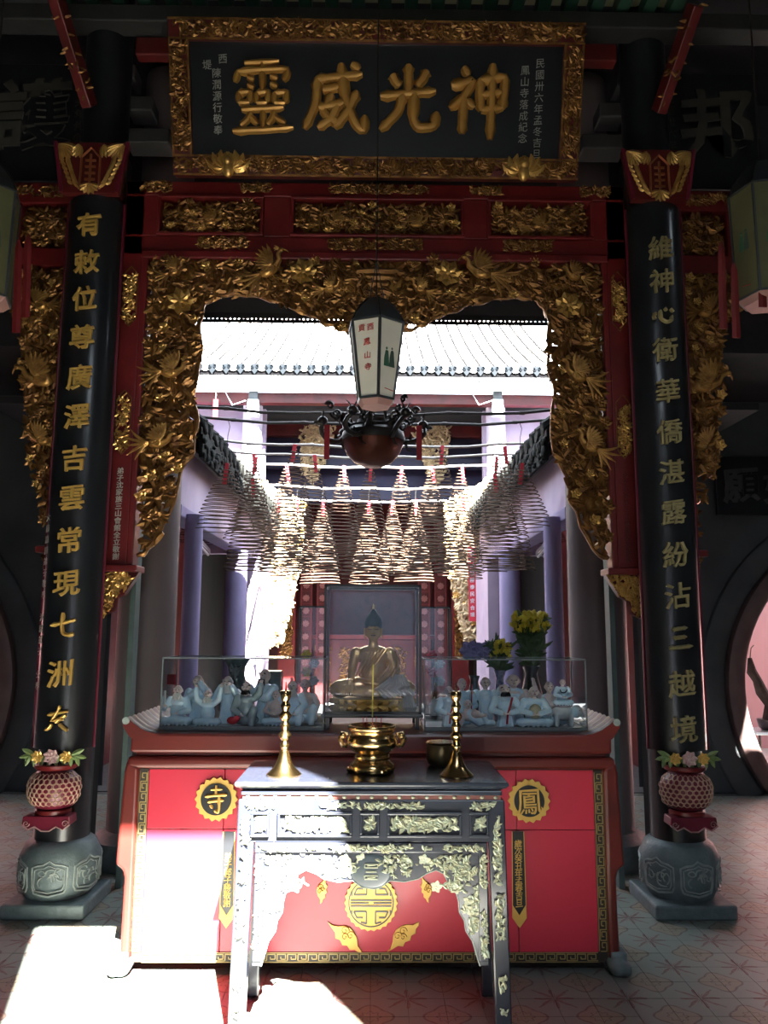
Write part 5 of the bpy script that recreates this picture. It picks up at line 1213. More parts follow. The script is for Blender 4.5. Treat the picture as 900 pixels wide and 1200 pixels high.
# ------------------------------------------------------------------ vases, flowers and boxes behind the cases
def vase(label, x, Y, z0, prof, m, name='vase'):
    t = thing(name, label, 'vase', (x, Y, z0)); MB().lathe(prof, (x, Y, z0), 32).build('vase_body', m, t, smooth=50); return t
GV = mat('grey_green_vase_glaze', (.10, .15, .15), .25, 0, (.04, .07, .08), 26, .9, coat=.5)
xv = at(277, 800, 4.14).x
v_ = vase('big grey-green vase with flared neck behind the first monks', xv, 4.14, ZC, [(.05, 0), (.06, .01), (.09, .06), (.105, .12), (.09, .17), (.05, .20), (.04, .23), (.045, .27), (.065, .305), (.068, .312), (.05, .30), (.03, .24)], GV)
vine_work(rect(xv - .03, xv + .03, ZC + .215, ZC + .29), 4.14 - .043, .5, 5, 10, 2, .004).build('relief', STONE_PALE, v_, kind='stuff')
xb = at(319, 800, 4.16).x
single(MB().box(xb - .05, xb + .05, 4.12, 4.22, ZC, ZC + .25), 'box', GV, 'square dark grey box behind the tall slim monk', 'box', bevel=.006, smooth=0)
def bouquet(label, px, py, Y, w, h, fm, sd, n, zb, leafy=.3):
    x, z = xz(px, py, Y); t = thing('flower_bouquet', label, 'flowers', (x, Y, zb)); rg = random.Random(sd)
    st_ = MB(); fl = MB(); lf = MB()
    for k in range(n):
        a, r = rg.uniform(0, 2 * pi), sqrt(rg.random()); p = V((x + w * r * cos(a), Y + w * .6 * r * sin(a), z + h * rg.uniform(-1, 1)))
        st_.tube([(x + .1 * w * cos(a), Y, zb), p.lerp(V((x, Y, zb)), .5) + V((0, 0, .01)), p], .0018, 4)
        hb = Matrix.Translation(p) @ Matrix.Rotation(rg.uniform(0, 6), 4, 'Z') @ Matrix.Rotation(rg.uniform(-.6, 1.2), 4, 'X')
        fl.join(blossom_mb(.020, 8), hb)
        if rg.random() < .5: fl.ell(p, (.010, .010, .010), 8, 5)
    for k in range(int(n * 1.3)):
        q = rg.random(); p = V((x + w * rg.uniform(-.7, .7) * q, Y + w * .4 * rg.uniform(-1, 1), zb + (z - zb) * q)); lf.leaf(p, rg.uniform(.2, 2.9), rg.uniform(.05, .09), .010, .003, rg.uniform(-.5, .5), lift=rg.uniform(-.6, .6))
    st_.build('stem', GREEN_LEAF, t, kind='stuff'); fl.build('petals', fm, t, kind='stuff'); lf.build('leaves', GREEN_LEAF, t, kind='stuff'); return t
xv = at(622, 760, 4.16).x
vase('tall dark vase carrying the larger yellow bouquet', xv, 4.16, ZC, [(.04, 0), (.055, .05), (.06, .12), (.04, .2), (.03, .24), (.045, .28), (.03, .26)], mat('dark_green_glaze', (.02, .03, .03), .3, coat=.5))
bouquet('large bunch of yellow chrysanthemums in the tall dark vase', 622, 728, 4.16, .105, .045, YELLOW, 3, 110, ZC + .27)
xv = at(586, 790, 4.13).x
vase('slender blue and white vase behind the second case', xv, 4.13, ZC, [(.03, 0), (.04, .04), (.045, .10), (.025, .18), (.02, .22), (.032, .26), (.02, .24)], mat('blue_white_glaze', (.10, .13, .32), .2, 0, (.42, .46, .55), 45, 1, coat=.5))
bouquet('small round bunch of yellow chrysanthemums in the blue and white vase', 585, 760, 4.13, .055, .035, YELLOW, 9, 60, ZC + .25)
LIL = mat('lilac_petals', (.24, .22, .42), .6, 0, (.16, .14, .3), 30, .6)
xv = at(556, 790, 4.15).x; zv = xz(556, 762, 4.15)[1]
vase('plain grey vase under the lilac blooms', xv, 4.15, ZC, [(.03, 0), (.045, .06), (.03, .16), (.02, .2), (.028, .23), (.02, .21)], GV)
t = thing('flower_bouquet', 'two large drooping lilac blooms beside the small yellow bunch', 'flowers', (xv, 4.15, ZC + .2))
for dx, r in ((-.03, .055), (.035, .05)): blossom_mb(r, 6).xform(Matrix.Translation((xv + dx, 4.12, zv))).build('bloom', LIL, t)
MB().tube([(xv, 4.15, ZC + .2), (xv, 4.14, zv)], .004, 6).build('stem', GREEN_LEAF, t)
for x, lb, m_ in ((-.325, 'left', YELLOW), (.33, 'right', PAPER_RED)):
    t = thing('paper_flower', 'small paper flower offering inside the narrow %s case' % lb, 'flowers', (x, 4.18, ZC + .02))
    MB().tube([(x, 4.18, ZC + .02), (x, 4.18, ZC + .3)], .004, 6).build('stem', GREEN_LEAF, t); MB().lathe([(.03, 0), (.035, .05), (.02, .09)], (x, 4.18, ZC + .02), 16).build('cup', PORC_WHITE, t)
    for k in range(4): blossom_mb(.028, 6).xform(Matrix.Translation((x + .02 * (-1) ** k, 4.165, ZC + .20 + .045 * k))).build('bloom', m_ if k % 2 else PORC_WHITE, t)
# ------------------------------------------------------------------ roof of the far hall
RYE, RZE, SL = 11.45, 5.36, .605
ra = math.atan(SL)
fr_ = thing('far_hall_roof', 'sunlit tiled roof slope of the far hall with blue glazed drip tiles', 'roof', (0, RYE, RZE))
N_ = 29; SP = .213; XR = (N_ - 1) / 2 * SP
def sag(y): return RZE + (y - RYE) * SL - .10 * sin(min(1, (y - RYE) / 4.2) * pi)
mb = MB(); rows_ = []
for i in range(13):
    y = RYE + 4.4 * i / 12; rows_.append([(-XR - .15, y, sag(y)), (XR + .15, y, sag(y)), (XR + .15, y + .05, sag(y) - .12), (-XR - .15, y + .05, sag(y) - .12)])
mb.loops(rows_); mb.build('roof_bed', TILE_CLAY, fr_)
SHADE_BLACK = mat('black_painted_shade', (.003, .003, .004), .9, spec=.1)  # black standing in for shade along the ridges and at the eave
tl = MB(); pf = [(-.06, 0), (-.052, .045), (-.025, .072), (.025, .072), (.052, .045), (.06, 0)]
tl.loops([[(a * (1 - .12 * q), L_, b_ * (1 - .1 * q)) for a, b_ in pf] for q, L_ in ((0, 0), (1, .50))])
tlm = with_mat(tl.mesh('roof_tile'), TILE_CLAY)
dsk = with_mat(MB().lathe([(0, -.03), (.03, -.032), (.055, -.02), (.078, -.022), (.082, 0), (.078, .02), (0, .02)], n=20).xform(Matrix.Rotation(-pi / 2, 4, 'X')).mesh('eave_disc'), TILE_CLAY)
drp = MB(); drp.plate([(-.07, .02), (.07, .02), (.075, -.02), (.04, -.055), (.0, -.10), (-.04, -.055), (-.075, -.02)], -.012, .012)
for k in (-1, 1): drp.join(scroll_mb(.026, -.018, 1.4, .006, .008, k, (k * .036, -.015)))
drm = with_mat(drp.mesh('drip_tile'), BLUE_CER)
k_ = 0
for i in range(N_):
    x = -XR + i * SP
    for j in range(9):
        y0 = RYE + .02 + j * .47 * cos(ra); a = atan2(sag(y0 + .4) - sag(y0), .4)
        piece('roof_tile', tlm, fr_, (x + rnd.uniform(-.006, .006), y0, sag(y0) + .012), (a, 0, rnd.uniform(-.015, .015)))
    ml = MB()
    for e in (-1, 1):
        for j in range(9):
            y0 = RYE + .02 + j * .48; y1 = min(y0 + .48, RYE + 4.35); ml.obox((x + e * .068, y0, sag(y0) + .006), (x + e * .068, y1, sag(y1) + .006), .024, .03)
    ml.build('ridge_shade_line', SHADE_BLACK, fr_, smooth=0, kind='stuff')  # strips paint the shaded sides of each ridge row
    piece('eave_disc', dsk, fr_, (x, RYE - .02, RZE + .02)); piece('drip_tile', drm, fr_, (x + SP / 2, RYE - .032, RZE + .02), (0, 0, 0), (1.1, 1, 1.35))
# flat pale tiles between the rows, ends showing at the eave
# corrugated awning strip under the eave
mb = MB(); rg_ = []
for y, z in ((RYE - .10, 5.06), (RYE + .12, 5.22)):
    rg_.append([(-3.3 + i * .022, y, z + (.016 if i % 2 else -.016)) for i in range(300)])
n = 300; vs = [p for r in rg_ for p in r] + [(p[0], p[1], p[2] + .006) for r in rg_ for p in r]
fs = [(i, i + 1, n + i + 1, n + i) for i in range(n - 1)] + [(2 * n + n + i, 2 * n + n + i + 1, 2 * n + i + 1, 2 * n + i) for i in range(n - 1)] + [(i, 2 * n + i, 2 * n + i + 1, i + 1) for i in range(n - 1)]
single(mb.add(vs, fs), 'corrugated_awning', mat('pale_corrugated_sheet', (.66, .66, .64), .5), 'narrow corrugated sheet running under the far eave', 'awning', smooth=0)
single(MB().box(-3.3, 3.3, RYE - .012, RYE - .002, RZE - .12, RZE + .035), 'eave_shade_strip', SHADE_BLACK, 'black strip painted as shade behind the row of blue drip tiles', 'batten', smooth=0)  # strip paints the shadow seen between the eave discs
mb = MB(); pts = []
for i in range(81): x = -3.3 + i * 6.6 / 80; pts.append((x, RYE + .03, 5.245 + .012 * abs(sin(i * .9))))
mb.ribbon(pts, [.03 + .012 * (i % 3) for i in range(81)], .03)
single(mb, 'eave_frieze', PORC_WHITE, 'white moulded plaster frieze between drip tiles and corrugated sheet', 'frieze')
single(MB().box(-3.3, 3.3, RYE + .15, RYE + .3, 4.86, 5.02), 'eave_beam', RED_DARK, 'deep red beam under the corrugated sheet of the far eave', 'beam', smooth=0)
MB().box(-3.5, 3.5, RYE + .35, RYE + 4.4, 5.0, 5.05)
# corrugated fringe with a row of light holes along the near eave
t = thing('eave_fringe', 'black corrugated fringe with a line of light holes along the near eave', 'eave', (0, 6.2, 3.94))
mb = MB(); W = 3.4; n = 190
z_a = at(438, 380.5, 6.24).z
for i in range(n):
    x = -1.7 + W * i / n; dx = W / n
    mb.add([(x, 6.24, z_a + .035), (x + dx, 6.24, z_a + .035), (x + dx / 2, 6.24, z_a - .006), (x, 6.25, z_a + .035), (x + dx, 6.25, z_a + .035), (x + dx / 2, 6.25, z_a - .006)], [(0, 2, 1), (3, 4, 5), (0, 3, 5, 2), (1, 2, 5, 4), (0, 1, 4, 3)])
    if i % 2 == 0: mb.box(x + dx * .1, x + dx * 1.3, 6.24, 6.25, z_a + .033, z_a + .052)
mb.box(-1.7, 1.7, 6.24, 6.25, z_a + .01, z_a + .036)
mb.build('fringe_strip', SOFFIT, t, smooth=0); MB().box(-1.7, 1.7, 6.235, 6.255, z_a + .05, 4.16).build('fascia', SOFFIT, t, smooth=0)

# ------------------------------------------------------------------ poles over the well and the incense coils
PZ = 3.2
pole_y = []; POLE_DARK = mat('shaded_dark_pole', (.06, .055, .06), .5)  # dark colour of the first two poles, with their shade put into it
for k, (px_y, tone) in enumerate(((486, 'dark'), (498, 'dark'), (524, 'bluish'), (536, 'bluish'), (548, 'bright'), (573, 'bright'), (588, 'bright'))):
    d = at(438, px_y, 10) - CAM_LOC; Y = 10 * (PZ - 1.5) / d.z; pole_y.append(Y)
    mb = MB(); pts = [V((-1.5 + .3 * i, Y, PZ + .05 * ((i - 5) / 5) ** 2 + .01 * sin(i * 2 + k))) for i in range(11)]
    mb.tube(pts, .013, 8); 
    for i in (1, 3, 5, 7, 9): mb.tube([pts[i] - V((.02, 0, 0)), pts[i] + V((.02, 0, 0))], .016, 8)
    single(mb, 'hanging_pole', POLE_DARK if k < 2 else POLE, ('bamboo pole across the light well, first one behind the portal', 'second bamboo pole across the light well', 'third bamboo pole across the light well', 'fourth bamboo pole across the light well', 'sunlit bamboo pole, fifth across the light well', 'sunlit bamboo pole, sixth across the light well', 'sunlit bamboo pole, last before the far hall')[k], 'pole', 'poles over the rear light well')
def coil_mb(Rb, H, turns, r=.0042, seed=0):
    pts = []; n = int(turns * 22); rg = random.Random(seed); sx, sy = rg.uniform(-.02, .02), rg.uniform(-.02, .02); ph = rg.uniform(0, 6)
    for i in range(n + 1):
        q = i / n; a = 2 * pi * turns * q; R_ = .018 + (Rb - .018) * (q ** .8); z = -H * q
        tl_ = .06 * sin(q * 4 + ph)
        pts.append((R_ * cos(a) + sx * q, R_ * sin(a) + sy * q, z + tl_ * R_ * cos(a) + .0008 * sin(a * 1.3)))
    return MB().tube(pts, r, 4)
proto = [with_mat(coil_mb(.235, .93, 27, .0054, 1).mesh('spiral'), INCENSE), with_mat(coil_mb(.27, 1.12, 30, .0046, 2).mesh('spiral'), INCENSE), with_mat(coil_mb(.27, .55, 16, .0045, 3).mesh('spiral'), INCENSE)]
tagm = MB().box(-.022, .022, -.002, .002, -.25, -.02); tagm = with_mat(tagm.mesh('paper_tag', smooth=0), PAPER_RED)
hook = with_mat(MB().tube([(0, 0, 0), (0, 0, .10), (.015, 0, .13), (.0, 0, .15)], .003, 5).mesh('wire_hook'), BRONZE)
def coil(px, py, Y, kind, label, sc=1, tagd=True, group='incense coils over the light well'):
    Y0 = Y; Y = min(pole_y, key=lambda q: abs(q - Y)) if abs(px - 438) < 190 else Y; sc = sc * Y / Y0
    p = at(px, py, Y); p.z = min(p.z, PZ - .02); lim = 1.52 - (.235, .28, .28)[kind] * sc
    if abs(px - 438) < 195: p.x = max(-lim, min(lim, p.x))
    t = thing('incense_coil', label, 'incense', p, group)
    piece('spiral', proto[kind], t, p, (0, 0, rnd.uniform(0, 6)), sc); o = piece('wire_hook', hook, t, p, (0, 0, 0), (1, 1, max(.2, (PZ + .03 - p.z) / .15)))
    if tagd: piece('paper_tag', tagm, t, p + V((.01, -.03, .05)), (0, rnd.uniform(-.15, .15), rnd.uniform(-.6, .6)), .8)
    return t
ordn = ('first', 'second', 'third', 'fourth', 'fifth')
for k, (px, py) in enumerate(((325, 588), (378, 591), (432, 590), (487, 589), (541, 585))):
    coil(px, py, pole_y[5], 0, 'sunlit cone-shaped incense coil, %s from the left of the low front row' % ordn[k], pole_y[5] / 9.05)
for k, px in enumerate((348, 460)):
    coil(px, 590, 9.9, 0, 'sunlit incense coil peeping out behind the %s coil of the low front row' % ('first', 'third')[k], .95)
for lb, px, py, Y, kd in (
    ('dark incense coil near the lamp bowl, left side, behind the second pole', 346, 478, 7.3, 1), ('dark incense coil near the lamp bowl, right side, with patterned tag', 517, 500, 7.4, 1),
    ('dark incense coil hanging a little lower, left of the bowl', 368, 508, 7.6, 1), ('dark incense coil directly below the lamp bowl', 434, 548, 7.9, 1),
    ('dark incense coil below the bowl, leaning to its right', 470, 545, 8.1, 1), ('dark incense coil below the bowl, leaning to its left', 402, 543, 8.2, 1),
    ('incense coil against the bright wall, upper left', 287, 500, 7.6, 1), ('incense coil under the first at the bright left wall', 300, 540, 8.0, 1),
    ('incense coil against the bright wall, upper right', 598, 478, 7.2, 1), ('incense coil under the first at the bright right wall', 584, 520, 7.7, 1),
    ('broad flat coil under the left gallery eave, front one', 264, 548, 6.6, 2), ('broad flat coil under the left gallery eave, rear one', 290, 566, 7.6, 2),
    ('broad flat coil under the right gallery eave, front one', 612, 548, 6.6, 2), ('broad flat coil under the right gallery eave, rear one', 578, 560, 7.5, 2),
    ('dark coil between the bowl and the left wall, low', 335, 545, 8.3, 1), ('dark coil between the bowl and the right wall, low', 540, 540, 8.3, 1), ('dark coil right of the bowl, half lost in the others', 505, 540, 8.4, 1)):
    coil(px, py, Y, kd, lb)
coil(232, 590, 8.6, 2, 'dim coil hanging inside the left gallery doorway', .8, False); coil(640, 590, 8.6, 2, 'dim coil hanging inside the right gallery doorway', .8, False)
# loose wires and a small white meter box on the left column of the far hall
for px, lb in ((297, 'left'), (523, 'right')):
    p = at(px if lb == 'left' else 583, 468, 11.6); t = thing('lamp_box', 'small white wall lamp high on the %s pale column of the far hall' % lb, 'lamp', p)
    MB().box(p.x - .09, p.x + .09, 11.55, 11.70, p.z - .26, p.z + .0).build('housing', PORC_WHITE, t, smooth=0, bevel=.02)
    MB().box(p.x - .07, p.x + .07, 11.56, 11.70, p.z + .0, p.z + .12).build('cap', EDGE_GREY, t, smooth=0, bevel=.01)
    MB().tube([(p.x - .1, 11.5, p.z - .05), (p.x - .3, 11.5, p.z - .12), (p.x - .42, 11.5, p.z + .1), (p.x - .5, 11.5, p.z + .3)], .008, 5).build('cable', TUBE, t)
p = at(253, 468, 8.0)
t = thing('red_tag', 'red paper slip hanging on a white thread at the upper left of the well', 'tag', p - V((0, 0, .16)))
MB().box(p.x - .025, p.x + .025, 7.998, 8.002, p.z - .22, p.z + .0).build('paper_slip', PAPER_RED, t, smooth=0); MB().tube([p, p + V((0, 0, .25))], .003, 5).build('thread', TUBE, t)

# ------------------------------------------------------------------ great bronze lamp bowl with dragons
LY = 5.75
pb = at(437, 548, LY); rb = 36 / FPX * 5.85
lamp = thing('dragon_lamp', 'great hanging copper lamp bowl ringed by black bronze dragons, below the lantern', 'lamp', (pb.x, LY, pb.z))
MB().lathe([(0, 0), (.07, .006), (.14, .04), (.195, .10), (.225, .17), (.228, .20), (.215, .20), (.20, .12), (.12, .05), (0, .03)], (pb.x, LY, pb.z), 48).build('bowl', COPPER, lamp, smooth=50)
MB().lathe([(.205, .19), (.235, .195), (.24, .22), (.23, .26), (.18, .30), (.185, .31), (.12, .33), (.12, .36), (0, .36)], (pb.x, LY, pb.z), 48).build('rim', BRONZE, lamp)
for k in range(6):
    a = 2 * pi * k / 6 + .2; mb = MB(); pts = []
    for i in range(16):
        q = i / 15; r = .16 + .20 * q + .05 * sin(q * 9); z = .30 + .06 * sin(q * 7) - .08 * q + (.16 * max(0, q - .6)); pts.append(V((pb.x + r * cos(a + .25 * sin(q * 6)), LY + r * sin(a + .25 * sin(q * 6)), pb.z + z)))
    mb.tube(pts, [.026 * (1 - .35 * i / 15) for i in range(16)], 8); h = pts[-1]; mb.ell(h + V((0, 0, .02)), (.04, .04, .034)); d = V((cos(a), sin(a), 0))
    mb.cap_(h, h + d * .06, .024, .014, 6)
    for s in (-1, 1): mb.tube([h + V((0, 0, .03)), h + V((-d.y * .03 * s, d.x * .03 * s, .08)), h + V((-d.y * .05 * s, d.x * .05 * s, .10))], [.008, .006, .002], 5)
    for i in range(2, 14, 2): mb.leaf(pts[i], pi / 2, .06, .012, .006)
    for i in (5, 9): mb.tube([pts[i], pts[i] + V((.02, 0, -.06)), pts[i] + V((.05, 0, -.07))], [.012, .008, .004], 5)
    mb.build('dragon', BRONZE, lamp)
    mb = MB()
    for q in range(3): mb.join(scroll_mb(.055 - .012 * q, 0, 1.4, .012, .012, (-1) ** q), Matrix.Translation((pb.x + (.23 + .05 * q) * cos(a), LY + (.23 + .05 * q) * sin(a), pb.z + .34 + .06 * q)) @ Matrix.Rotation(a, 4, 'Z'))
    mb.build('cloud_scroll', BRONZE, lamp)
for k in range(3):
    a = 2 * pi * k / 3 + .5; MB().tube([(pb.x + .12 * cos(a), LY + .12 * sin(a), pb.z + .35), (pb.x + .05 * cos(a), LY + .05 * sin(a), pb.z + .7), (pb.x + .01 * cos(a), LY, pb.z + 1.9), (pb.x, LY, 5.6)], .014, 6).build('chain', BRONZE, lamp)
for k in (-1, 1): MB().box(pb.x + k * .34 - .02, pb.x + k * .34 + .02, LY - .1, LY - .096, pb.z + .04, pb.z + .30).build('hanging_tag', PAPER_RED, lamp, smooth=0)

# ------------------------------------------------------------------ hexagonal paper lantern
HY = 3.92
pt, pm, pbm = at(440, 352, HY), at(441, 383, HY), at(442, 470, HY)
def lantern(name, label, x, y, zt, zm, zb_, rm, rbm, a0, texts=None, pic=True):
    t = thing(name, label, 'lantern', (x, y, zb_)); r2 = rm
    hexp = lambda r, z, n=6: [V((x + r * cos(a0 + 2 * pi * k / n), y + r * sin(a0 + 2 * pi * k / n), z)) for k in range(n)]
    top, bot = hexp(rm, zm), hexp(rbm, zb_)
    GLZ = mat('dark_glazed_hood', (.05, .055, .06), .35)
    hood = MB(); hood.loops([hexp(rm * 1.02, zm), hexp(rm * .86, zm + (zt - zm) * .35), hexp(rm * .62, zm + (zt - zm) * .7), hexp(rm * .34, zt), hexp(rm * .1, zt + .004)]); hood.build('hood', GLZ, t, smooth=20)
    mb = MB()
    for k in range(6):
        a, b_ = hexp(rm * 1.03, zm)[k], hexp(rm * .87, zm + (zt - zm) * .35)[k]; mb.tube([a, b_, hexp(rm * .63, zm + (zt - zm) * .7)[k], hexp(rm * .35, zt)[k]], .005, 5)
    mb.build('hood_rib', BRONZE, t)
    for k in range(6):
        A, B_, C_, D = top[k], top[(k + 1) % 6], bot[(k + 1) % 6], bot[k]; ctr = (A + B_ + C_ + D) / 4; nrm = (B_ - A).cross(D - A).normalized()
        if nrm.dot(ctr - V((x, y, ctr.z))) < 0: nrm = -nrm
        ins = -nrm * .006; m2 = MB(); m2.add([A, B_, C_, D, A + ins, B_ + ins, C_ + ins, D + ins], [(0, 1, 2, 3), (7, 6, 5, 4), (0, 4, 5, 1), (1, 5, 6, 2), (2, 6, 7, 3), (3, 7, 4, 0)])
        pn = m2.build('paper_panel', PAPER_WHITE, t, smooth=0)
        up = ((A + B_) / 2 - (C_ + D) / 2); hgt = up.length; up.normalize(); side = up.cross(nrm).normalized()
        if nrm.y < -.2:
            if texts and k in texts:
                mb = MB()
                for ch, u, v in texts[k]: mb.join(glyph_mb(ch, .040, .002, .0), Matrix.Translation(ctr + nrm * .003 + side * u * (1 if side.x > 0 else -1) + up * v * hgt) @ Matrix.Rotation(atan2(nrm.x, -nrm.y), 4, 'Z'))
                mb.build('inscription', RED_INK, pn, smooth=0, kind='stuff')
            elif pic:
                Mx = Matrix.Translation(ctr + nrm * .004 + up * .0) @ Matrix.Rotation(atan2(nrm.x, -nrm.y), 4, 'Z')
                for dx, hh, cm in ((-.018, .085, (.04, .14, .08)), (.016, .095, (.05, .09, .07))):
                    g = MB(); g.ribbon([(dx, 0, -.045), (dx, 0, 0), (dx + .003, 0, hh * .45)], [.018, .015, .009], .002); g.ell((dx, 0, hh * .45 + .012), (.008, .003, .010), 8, 5)
                    g.xform(Mx).build('painted_figure', mat('painted_robe_green_%s_%d' % (name[:4], int(abs(dx) * 1000) + int(x * 100)), cm, .7), pn)
                g = MB(); g.ribbon([(-.03, 0, -hgt * .40), (.03, 0, -hgt * .42)], .002, .001); g.xform(Mx).build('red_border', RED_INK, pn)
        MB().obox(A, D, .012, .012, nrm).build('corner_post', GLZ, t, smooth=0)
        MB().obox(A, B_, .012, .012, (0, 0, 1)).build('frame_bar', GLZ, t, smooth=0); MB().obox(D, C_, .012, .012, (0, 0, 1)).build('frame_bar', GLZ, t, smooth=0)
    m2 = MB(); m2.loops([hexp(rbm, zb_ - .004), hexp(rbm * .8, zb_ - .035)]); m2.build('base_plate', mat('pinkish_lantern_base_' + str(int(x * 10)), (.42, .22, .20), .6), t, smooth=0)
    return t
rm, rbm = 33.5 / FPX * 4.15, 22 / FPX * 4.1
A0 = -pi / 2 + .12
lan = lantern('hanging_lantern', 'six-sided ivory paper lantern with red lettering and dark hood hanging before the valance', pm.x, HY, pt.z, pm.z, pbm.z, rm, rbm, A0,
              {5: [('西', .022, .38), ('貢', -.026, .38), ('鳳', 0, .20), ('山', 0, .03), ('寺', 0, -.12)]})
for o in list(lan.children_recursive):
    pass
MB().tube([(pm.x, HY, pt.z), (pm.x, HY, 5.6)], .0045, 6).build('cord', BRONZE, lan)
for k in (-1, 1): MB().tube([(pm.x + k * .04, HY, pt.z), (pm.x, HY, pt.z + .22)], .003, 5).build('bail_wire', BRONZE, lan)
GLZ2 = mat('yellowish_old_paper', (.12, .12, .055), .7)
for s, w_, px in ((-1, 'left', -14), (1, 'right', 893)):
    p1 = at(px, 218, 3.9); p2 = at(px, 350, 3.9); ln = lantern('palace_lantern', 'large dim palace lantern with red ribbons at the %s edge of the hall' % w_, p1.x, 3.9, p1.z + .12, p1.z - .05, p2.z, .17, .16, -pi / 2 + .3)
    for o in ln.children:
        if o.name.startswith('paper_panel'): o.data.materials.clear(); o.data.materials.append(GLZ2)
    MB().tube([(p1.x, 3.9, p1.z + .1), (p1.x, 3.9, 5.6)], .005, 5).build('cord', BRONZE, ln)
    for px_, y0, y1 in (((22, 280, 390), (33, 275, 372)) if s < 0 else ((845, 283, 385), (860, 308, 396), (891, 255, 360))):
        a, b_ = at(px_, y0, 3.8), at(px_ + (3 if s > 0 else -3), y1, 3.8); MB().ribbon([a, a.lerp(b_, .1), b_], [.004, .018, .022], .003).build('ribbon', RED, ln, smooth=0)

# ------------------------------------------------------------------ front and fittings of the far hall
for s, w_ in ((-1, 'left'), (1, 'right')):
    xo, xi = s * 1.55, s * 1.0
    t = thing('carved_drop', 'tapering gilded openwork drop on the %s of the far hall front' % w_, 'carving', (s * 1.3, 12.1, 1.7))
    A_ = [xz(px if s < 0 else 876 - px, py, 11.68) for px, py in ((302, 560), (355, 590), (353, 650), (344, 700), (330, 755), (306, 762), (302, 660))]
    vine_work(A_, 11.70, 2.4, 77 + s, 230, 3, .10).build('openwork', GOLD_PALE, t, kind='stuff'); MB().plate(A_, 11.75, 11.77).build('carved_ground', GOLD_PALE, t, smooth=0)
    scatter_blossoms(t, A_, 11.62, 16, 88 + s, [BLOS_B], .12, sc=(1.6, 2.4))
    # carved red posts with gilt scrollwork and square rosette screens
    x = at(337 if s < 0 else 539, 700, 15.5).x
    t = thing('carved_post', 'red post with gilded vine relief below the %s openwork drop' % w_, 'post', (x, 15.5, 0)); MB().box(x - .16, x + .16, 15.5, 15.66, 0, 2.75).build('post_body', RED, t, smooth=0)
    vine_work(rect(x - .11, x + .11, .9, 2.4), 15.49, 1.6, 90 + s, 90, 3, .03).build('gilt_relief', GOLD, t, kind='stuff')
    for kk, px in enumerate((360, 379)):
        x = at(px if s < 0 else 876 - px, 650, 15.6).x
        t = thing('lattice_screen', 'tall dark red screen with stacked square rosettes, %s of the %s pair' % (('outer', 'inner')[kk], w_), 'screen', (x, 15.6, 0))
        MB().box(x - .11, x + .11, 15.6, 15.64, 0, 4.3).build('screen_board', RED_DARK, t, smooth=0)
        for e in (-1, 1): MB().box(x + e * .105 - .012, x + e * .105 + .012, 15.58, 15.65, 0, 4.3).build('stile', RED, t, smooth=0)
        for q in range(14):
            z = .8 + .25 * q; MB().box(x - .09, x + .09, 15.585, 15.6, z - .118, z - .108).build('rail', RED, t, smooth=0)
            blossom_mb(.07, 8).xform(Matrix.Translation((x, 15.585, z))).build('rosette', mat('dusty_red_carving', (.38, .14, .13), .6) if q == 0 and kk == 0 else bpy.data.materials['dusty_red_carving'] if 'dusty_red_carving' in bpy.data.materials else RED, t)
x = at(566, 650, 11.70).x
t = thing('couplet_board', 'narrow blue couplet board with gold characters at the far hall front', 'plaque', (x, 11.70, 1.2)); zt = xz(566, 590, 11.70)[1]; zb_ = xz(566, 772, 11.70)[1]
MB().box(x - .16, x + .16, 11.68, 11.72, zb_, zt).build('panel', mat('deep_blue_lacquer', (.012, .016, .05), .3), t, smooth=0, bevel=.006)
for ch, py in zip('有家興天涯', (628, 653, 688, 718, 748)):
    glyph_mb(ch, .27, .012, .012).xform(Matrix.Translation((x, 11.67, xz(566, py, 11.70)[1]))).build('character', GOLD_PAINT, t, smooth=0)
x = at(552, 650, 11.6).x
t = thing('red_banner', 'thin red banner with fine white lettering beside the blue board', 'banner', (x, 11.5, 1.6)); zt = xz(552, 640, 11.5)[1]; zb_ = xz(552, 728, 11.5)[1]
MB().box(x - .055, x + .055, 11.5, 11.505, zb_, zt).build('cloth', PAPER_RED, t, smooth=0); inscription(t, '風調雨順國泰民安合境', x, 11.497, zt - .05, .1, .07, TUBE)
# carved frieze across the altar opening
fz = thing('carved_frieze', 'row of small gilded carved panels across the far hall below the poles', 'frieze', (0, 14.3, 3.7))
z0f, z1f = xz(438, 580, 14.3)[1], xz(438, 553, 14.3)[1]
MB().box(-3.1, 3.1, 14.32, 14.36, z0f - .05, z1f + .05).build('frieze_board', RED_DARK, fz, smooth=0)
for k in range(7):
    a, b_ = -2.6 + .75 * k, -1.92 + .75 * k; rc = rect(a + .03, b_ - .03, z0f + .03, z1f - .03)
    f = MB()
    for x0, x1, z0, z1 in ((a, b_, z0f, z0f + .03), (a, b_, z1f - .03, z1f), (a, a + .03, z0f + .03, z1f - .03), (b_ - .03, b_, z0f + .03, z1f - .03)): f.box(x0, x1, 14.29, 14.32, z0, z1)
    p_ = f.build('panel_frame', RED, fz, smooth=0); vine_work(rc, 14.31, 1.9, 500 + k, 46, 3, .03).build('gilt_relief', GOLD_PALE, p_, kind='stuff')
for s, w_ in ((-1, 'left'), (1, 'right')):                          # scrolled carvings under the upper beam
    x = s * .95; t = thing('corner_bracket', 'pale carved scroll bracket under the far eave, %s of centre' % w_, 'bracket', (x, 13.0, 3.9)); pl = [(x - s * .35, 4.90), (x + s * .35, 4.90), (x + s * .25, 3.95), (x + s * .05, 3.8)]
    vine_work(pl, 13.05, 1.9, 600 + s, 60, 3, .06).build('openwork', GOLD_PALE, t, kind='stuff')
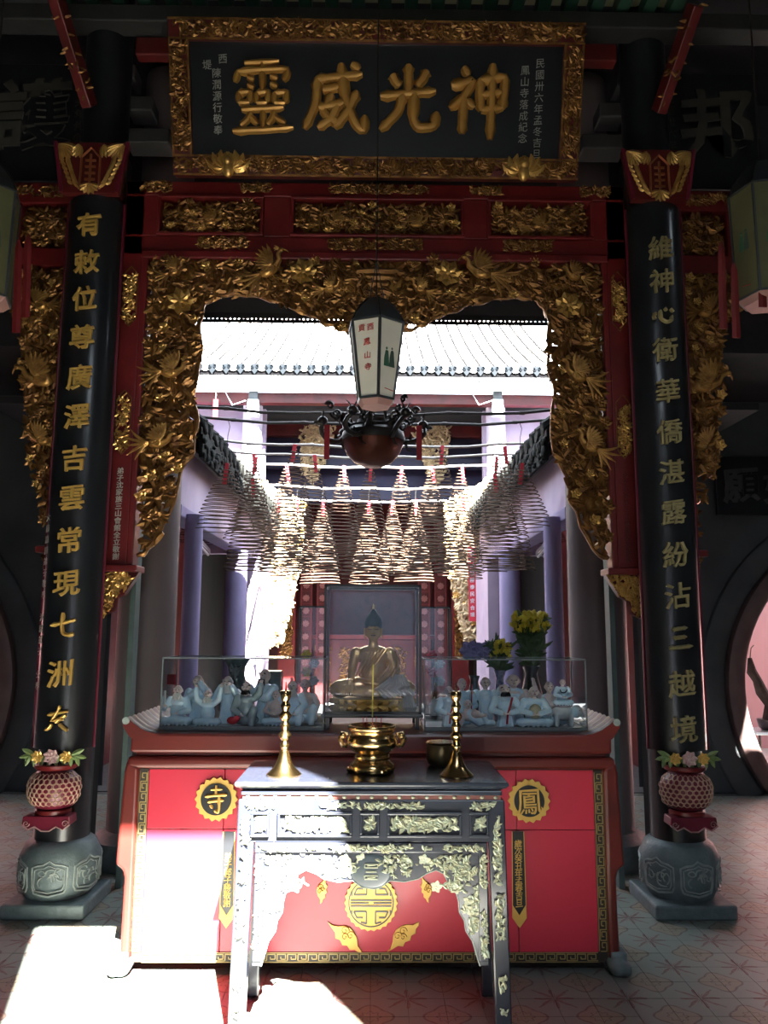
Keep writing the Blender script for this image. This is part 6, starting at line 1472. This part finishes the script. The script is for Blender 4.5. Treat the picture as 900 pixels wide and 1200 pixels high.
# altar deep inside the far hall
al = thing('inner_altar', 'dim red altar table deep inside the far hall', 'altar', (0, 16.2, 0)); MB().box(-1.2, 1.2, 16.0, 16.6, 0, 1.25).build('altar_body', RED_DARK, al, smooth=0, bevel=.02)
MB().box(-1.3, 1.3, 15.95, 16.65, 1.25, 1.33).build('altar_top', RED, al, smooth=0)
for k in range(5):
    x = -1.0 + .5 * k; pts = rect(x - .17, x + .17, .2, 1.1); vine_work(pts, 15.99, 1.6, 700 + k, 30, 2, .02).build('gilt_relief', GOLD, al, kind='stuff')
# paper notice and small items at the left gallery mouth
p = at(202, 796, 4.02); single(MB().box(p.x - .022, p.x + .022, 4.00, 4.004, p.z - .025, p.z + .025), 'paper_notice', PAPER_RED, 'small red paper slip inside the first case near its end pane', 'paper', smooth=0)
# plaque over the side gate and things seen through it
t = thing('gate_plaque', 'dim black plaque with one large grey character above the round side gate', 'plaque', (4.0, 7.44, 2.6)); MB().box(3.3, 5.6, 7.42, 7.46, 2.58, 3.15).build('panel', BLACK, t, smooth=0, bevel=.01)
for ch, px in (('願', 868), ('如', 915)):
    q = at(px, 568, 7.42); glyph_mb(ch, .36, .02, .02).xform(Matrix.Translation((q.x, 7.415, q.z))).build('character', mat('dull_grey_lettering_%d' % px, (.10, .10, .10), .6), t, smooth=0)
p = at(894, 855, 8.2)
t = thing('plant_stand', 'pale blue little table beyond the round gate', 'table', (p.x, 8.2, 0)); MB().box(p.x - .16, p.x + .3, 8.0, 8.4, p.z - .03, p.z).build('tabletop', PORC, t, smooth=0, bevel=.005)
for dx in (-.12, .26):
    for dy in (-.17, .17): MB().tube([(p.x + dx, 8.2 + dy, 0), (p.x + dx, 8.2 + dy, p.z - .03)], .012, 8).build('leg', BRONZE, t)
t = thing('bonsai', 'dark crooked bonsai trunk in a black pot on the pale blue table', 'plant', (p.x + .06, 8.2, p.z)); b_ = V((p.x + .06, 8.2, p.z))
MB().lathe([(.06, 0), (.09, .02), (.11, .10), (.10, .11), (0, .10)], tuple(b_), 20).build('pot', BLACK, t)
MB().tube([b_ + V((0, 0, .08)), b_ + V((.03, 0, .25)), b_ + V((-.05, 0, .38)), b_ + V((-.09, 0, .5)), b_ + V((-.14, .0, .58)), b_ + V((-.15, 0, .72))], [.06, .055, .06, .045, .05, .02], 9).build('trunk', mat('bonsai_bark', (.06, .05, .045), .9, 0, (.03, .025, .02), 20, .8, .5), t)
MB().tube([b_ + V((-.15, 0, .7)), b_ + V((-.13, 0, .82)), b_ + V((-.10, 0, .85))], .005, 5).build('twig', GREEN_LEAF, t)
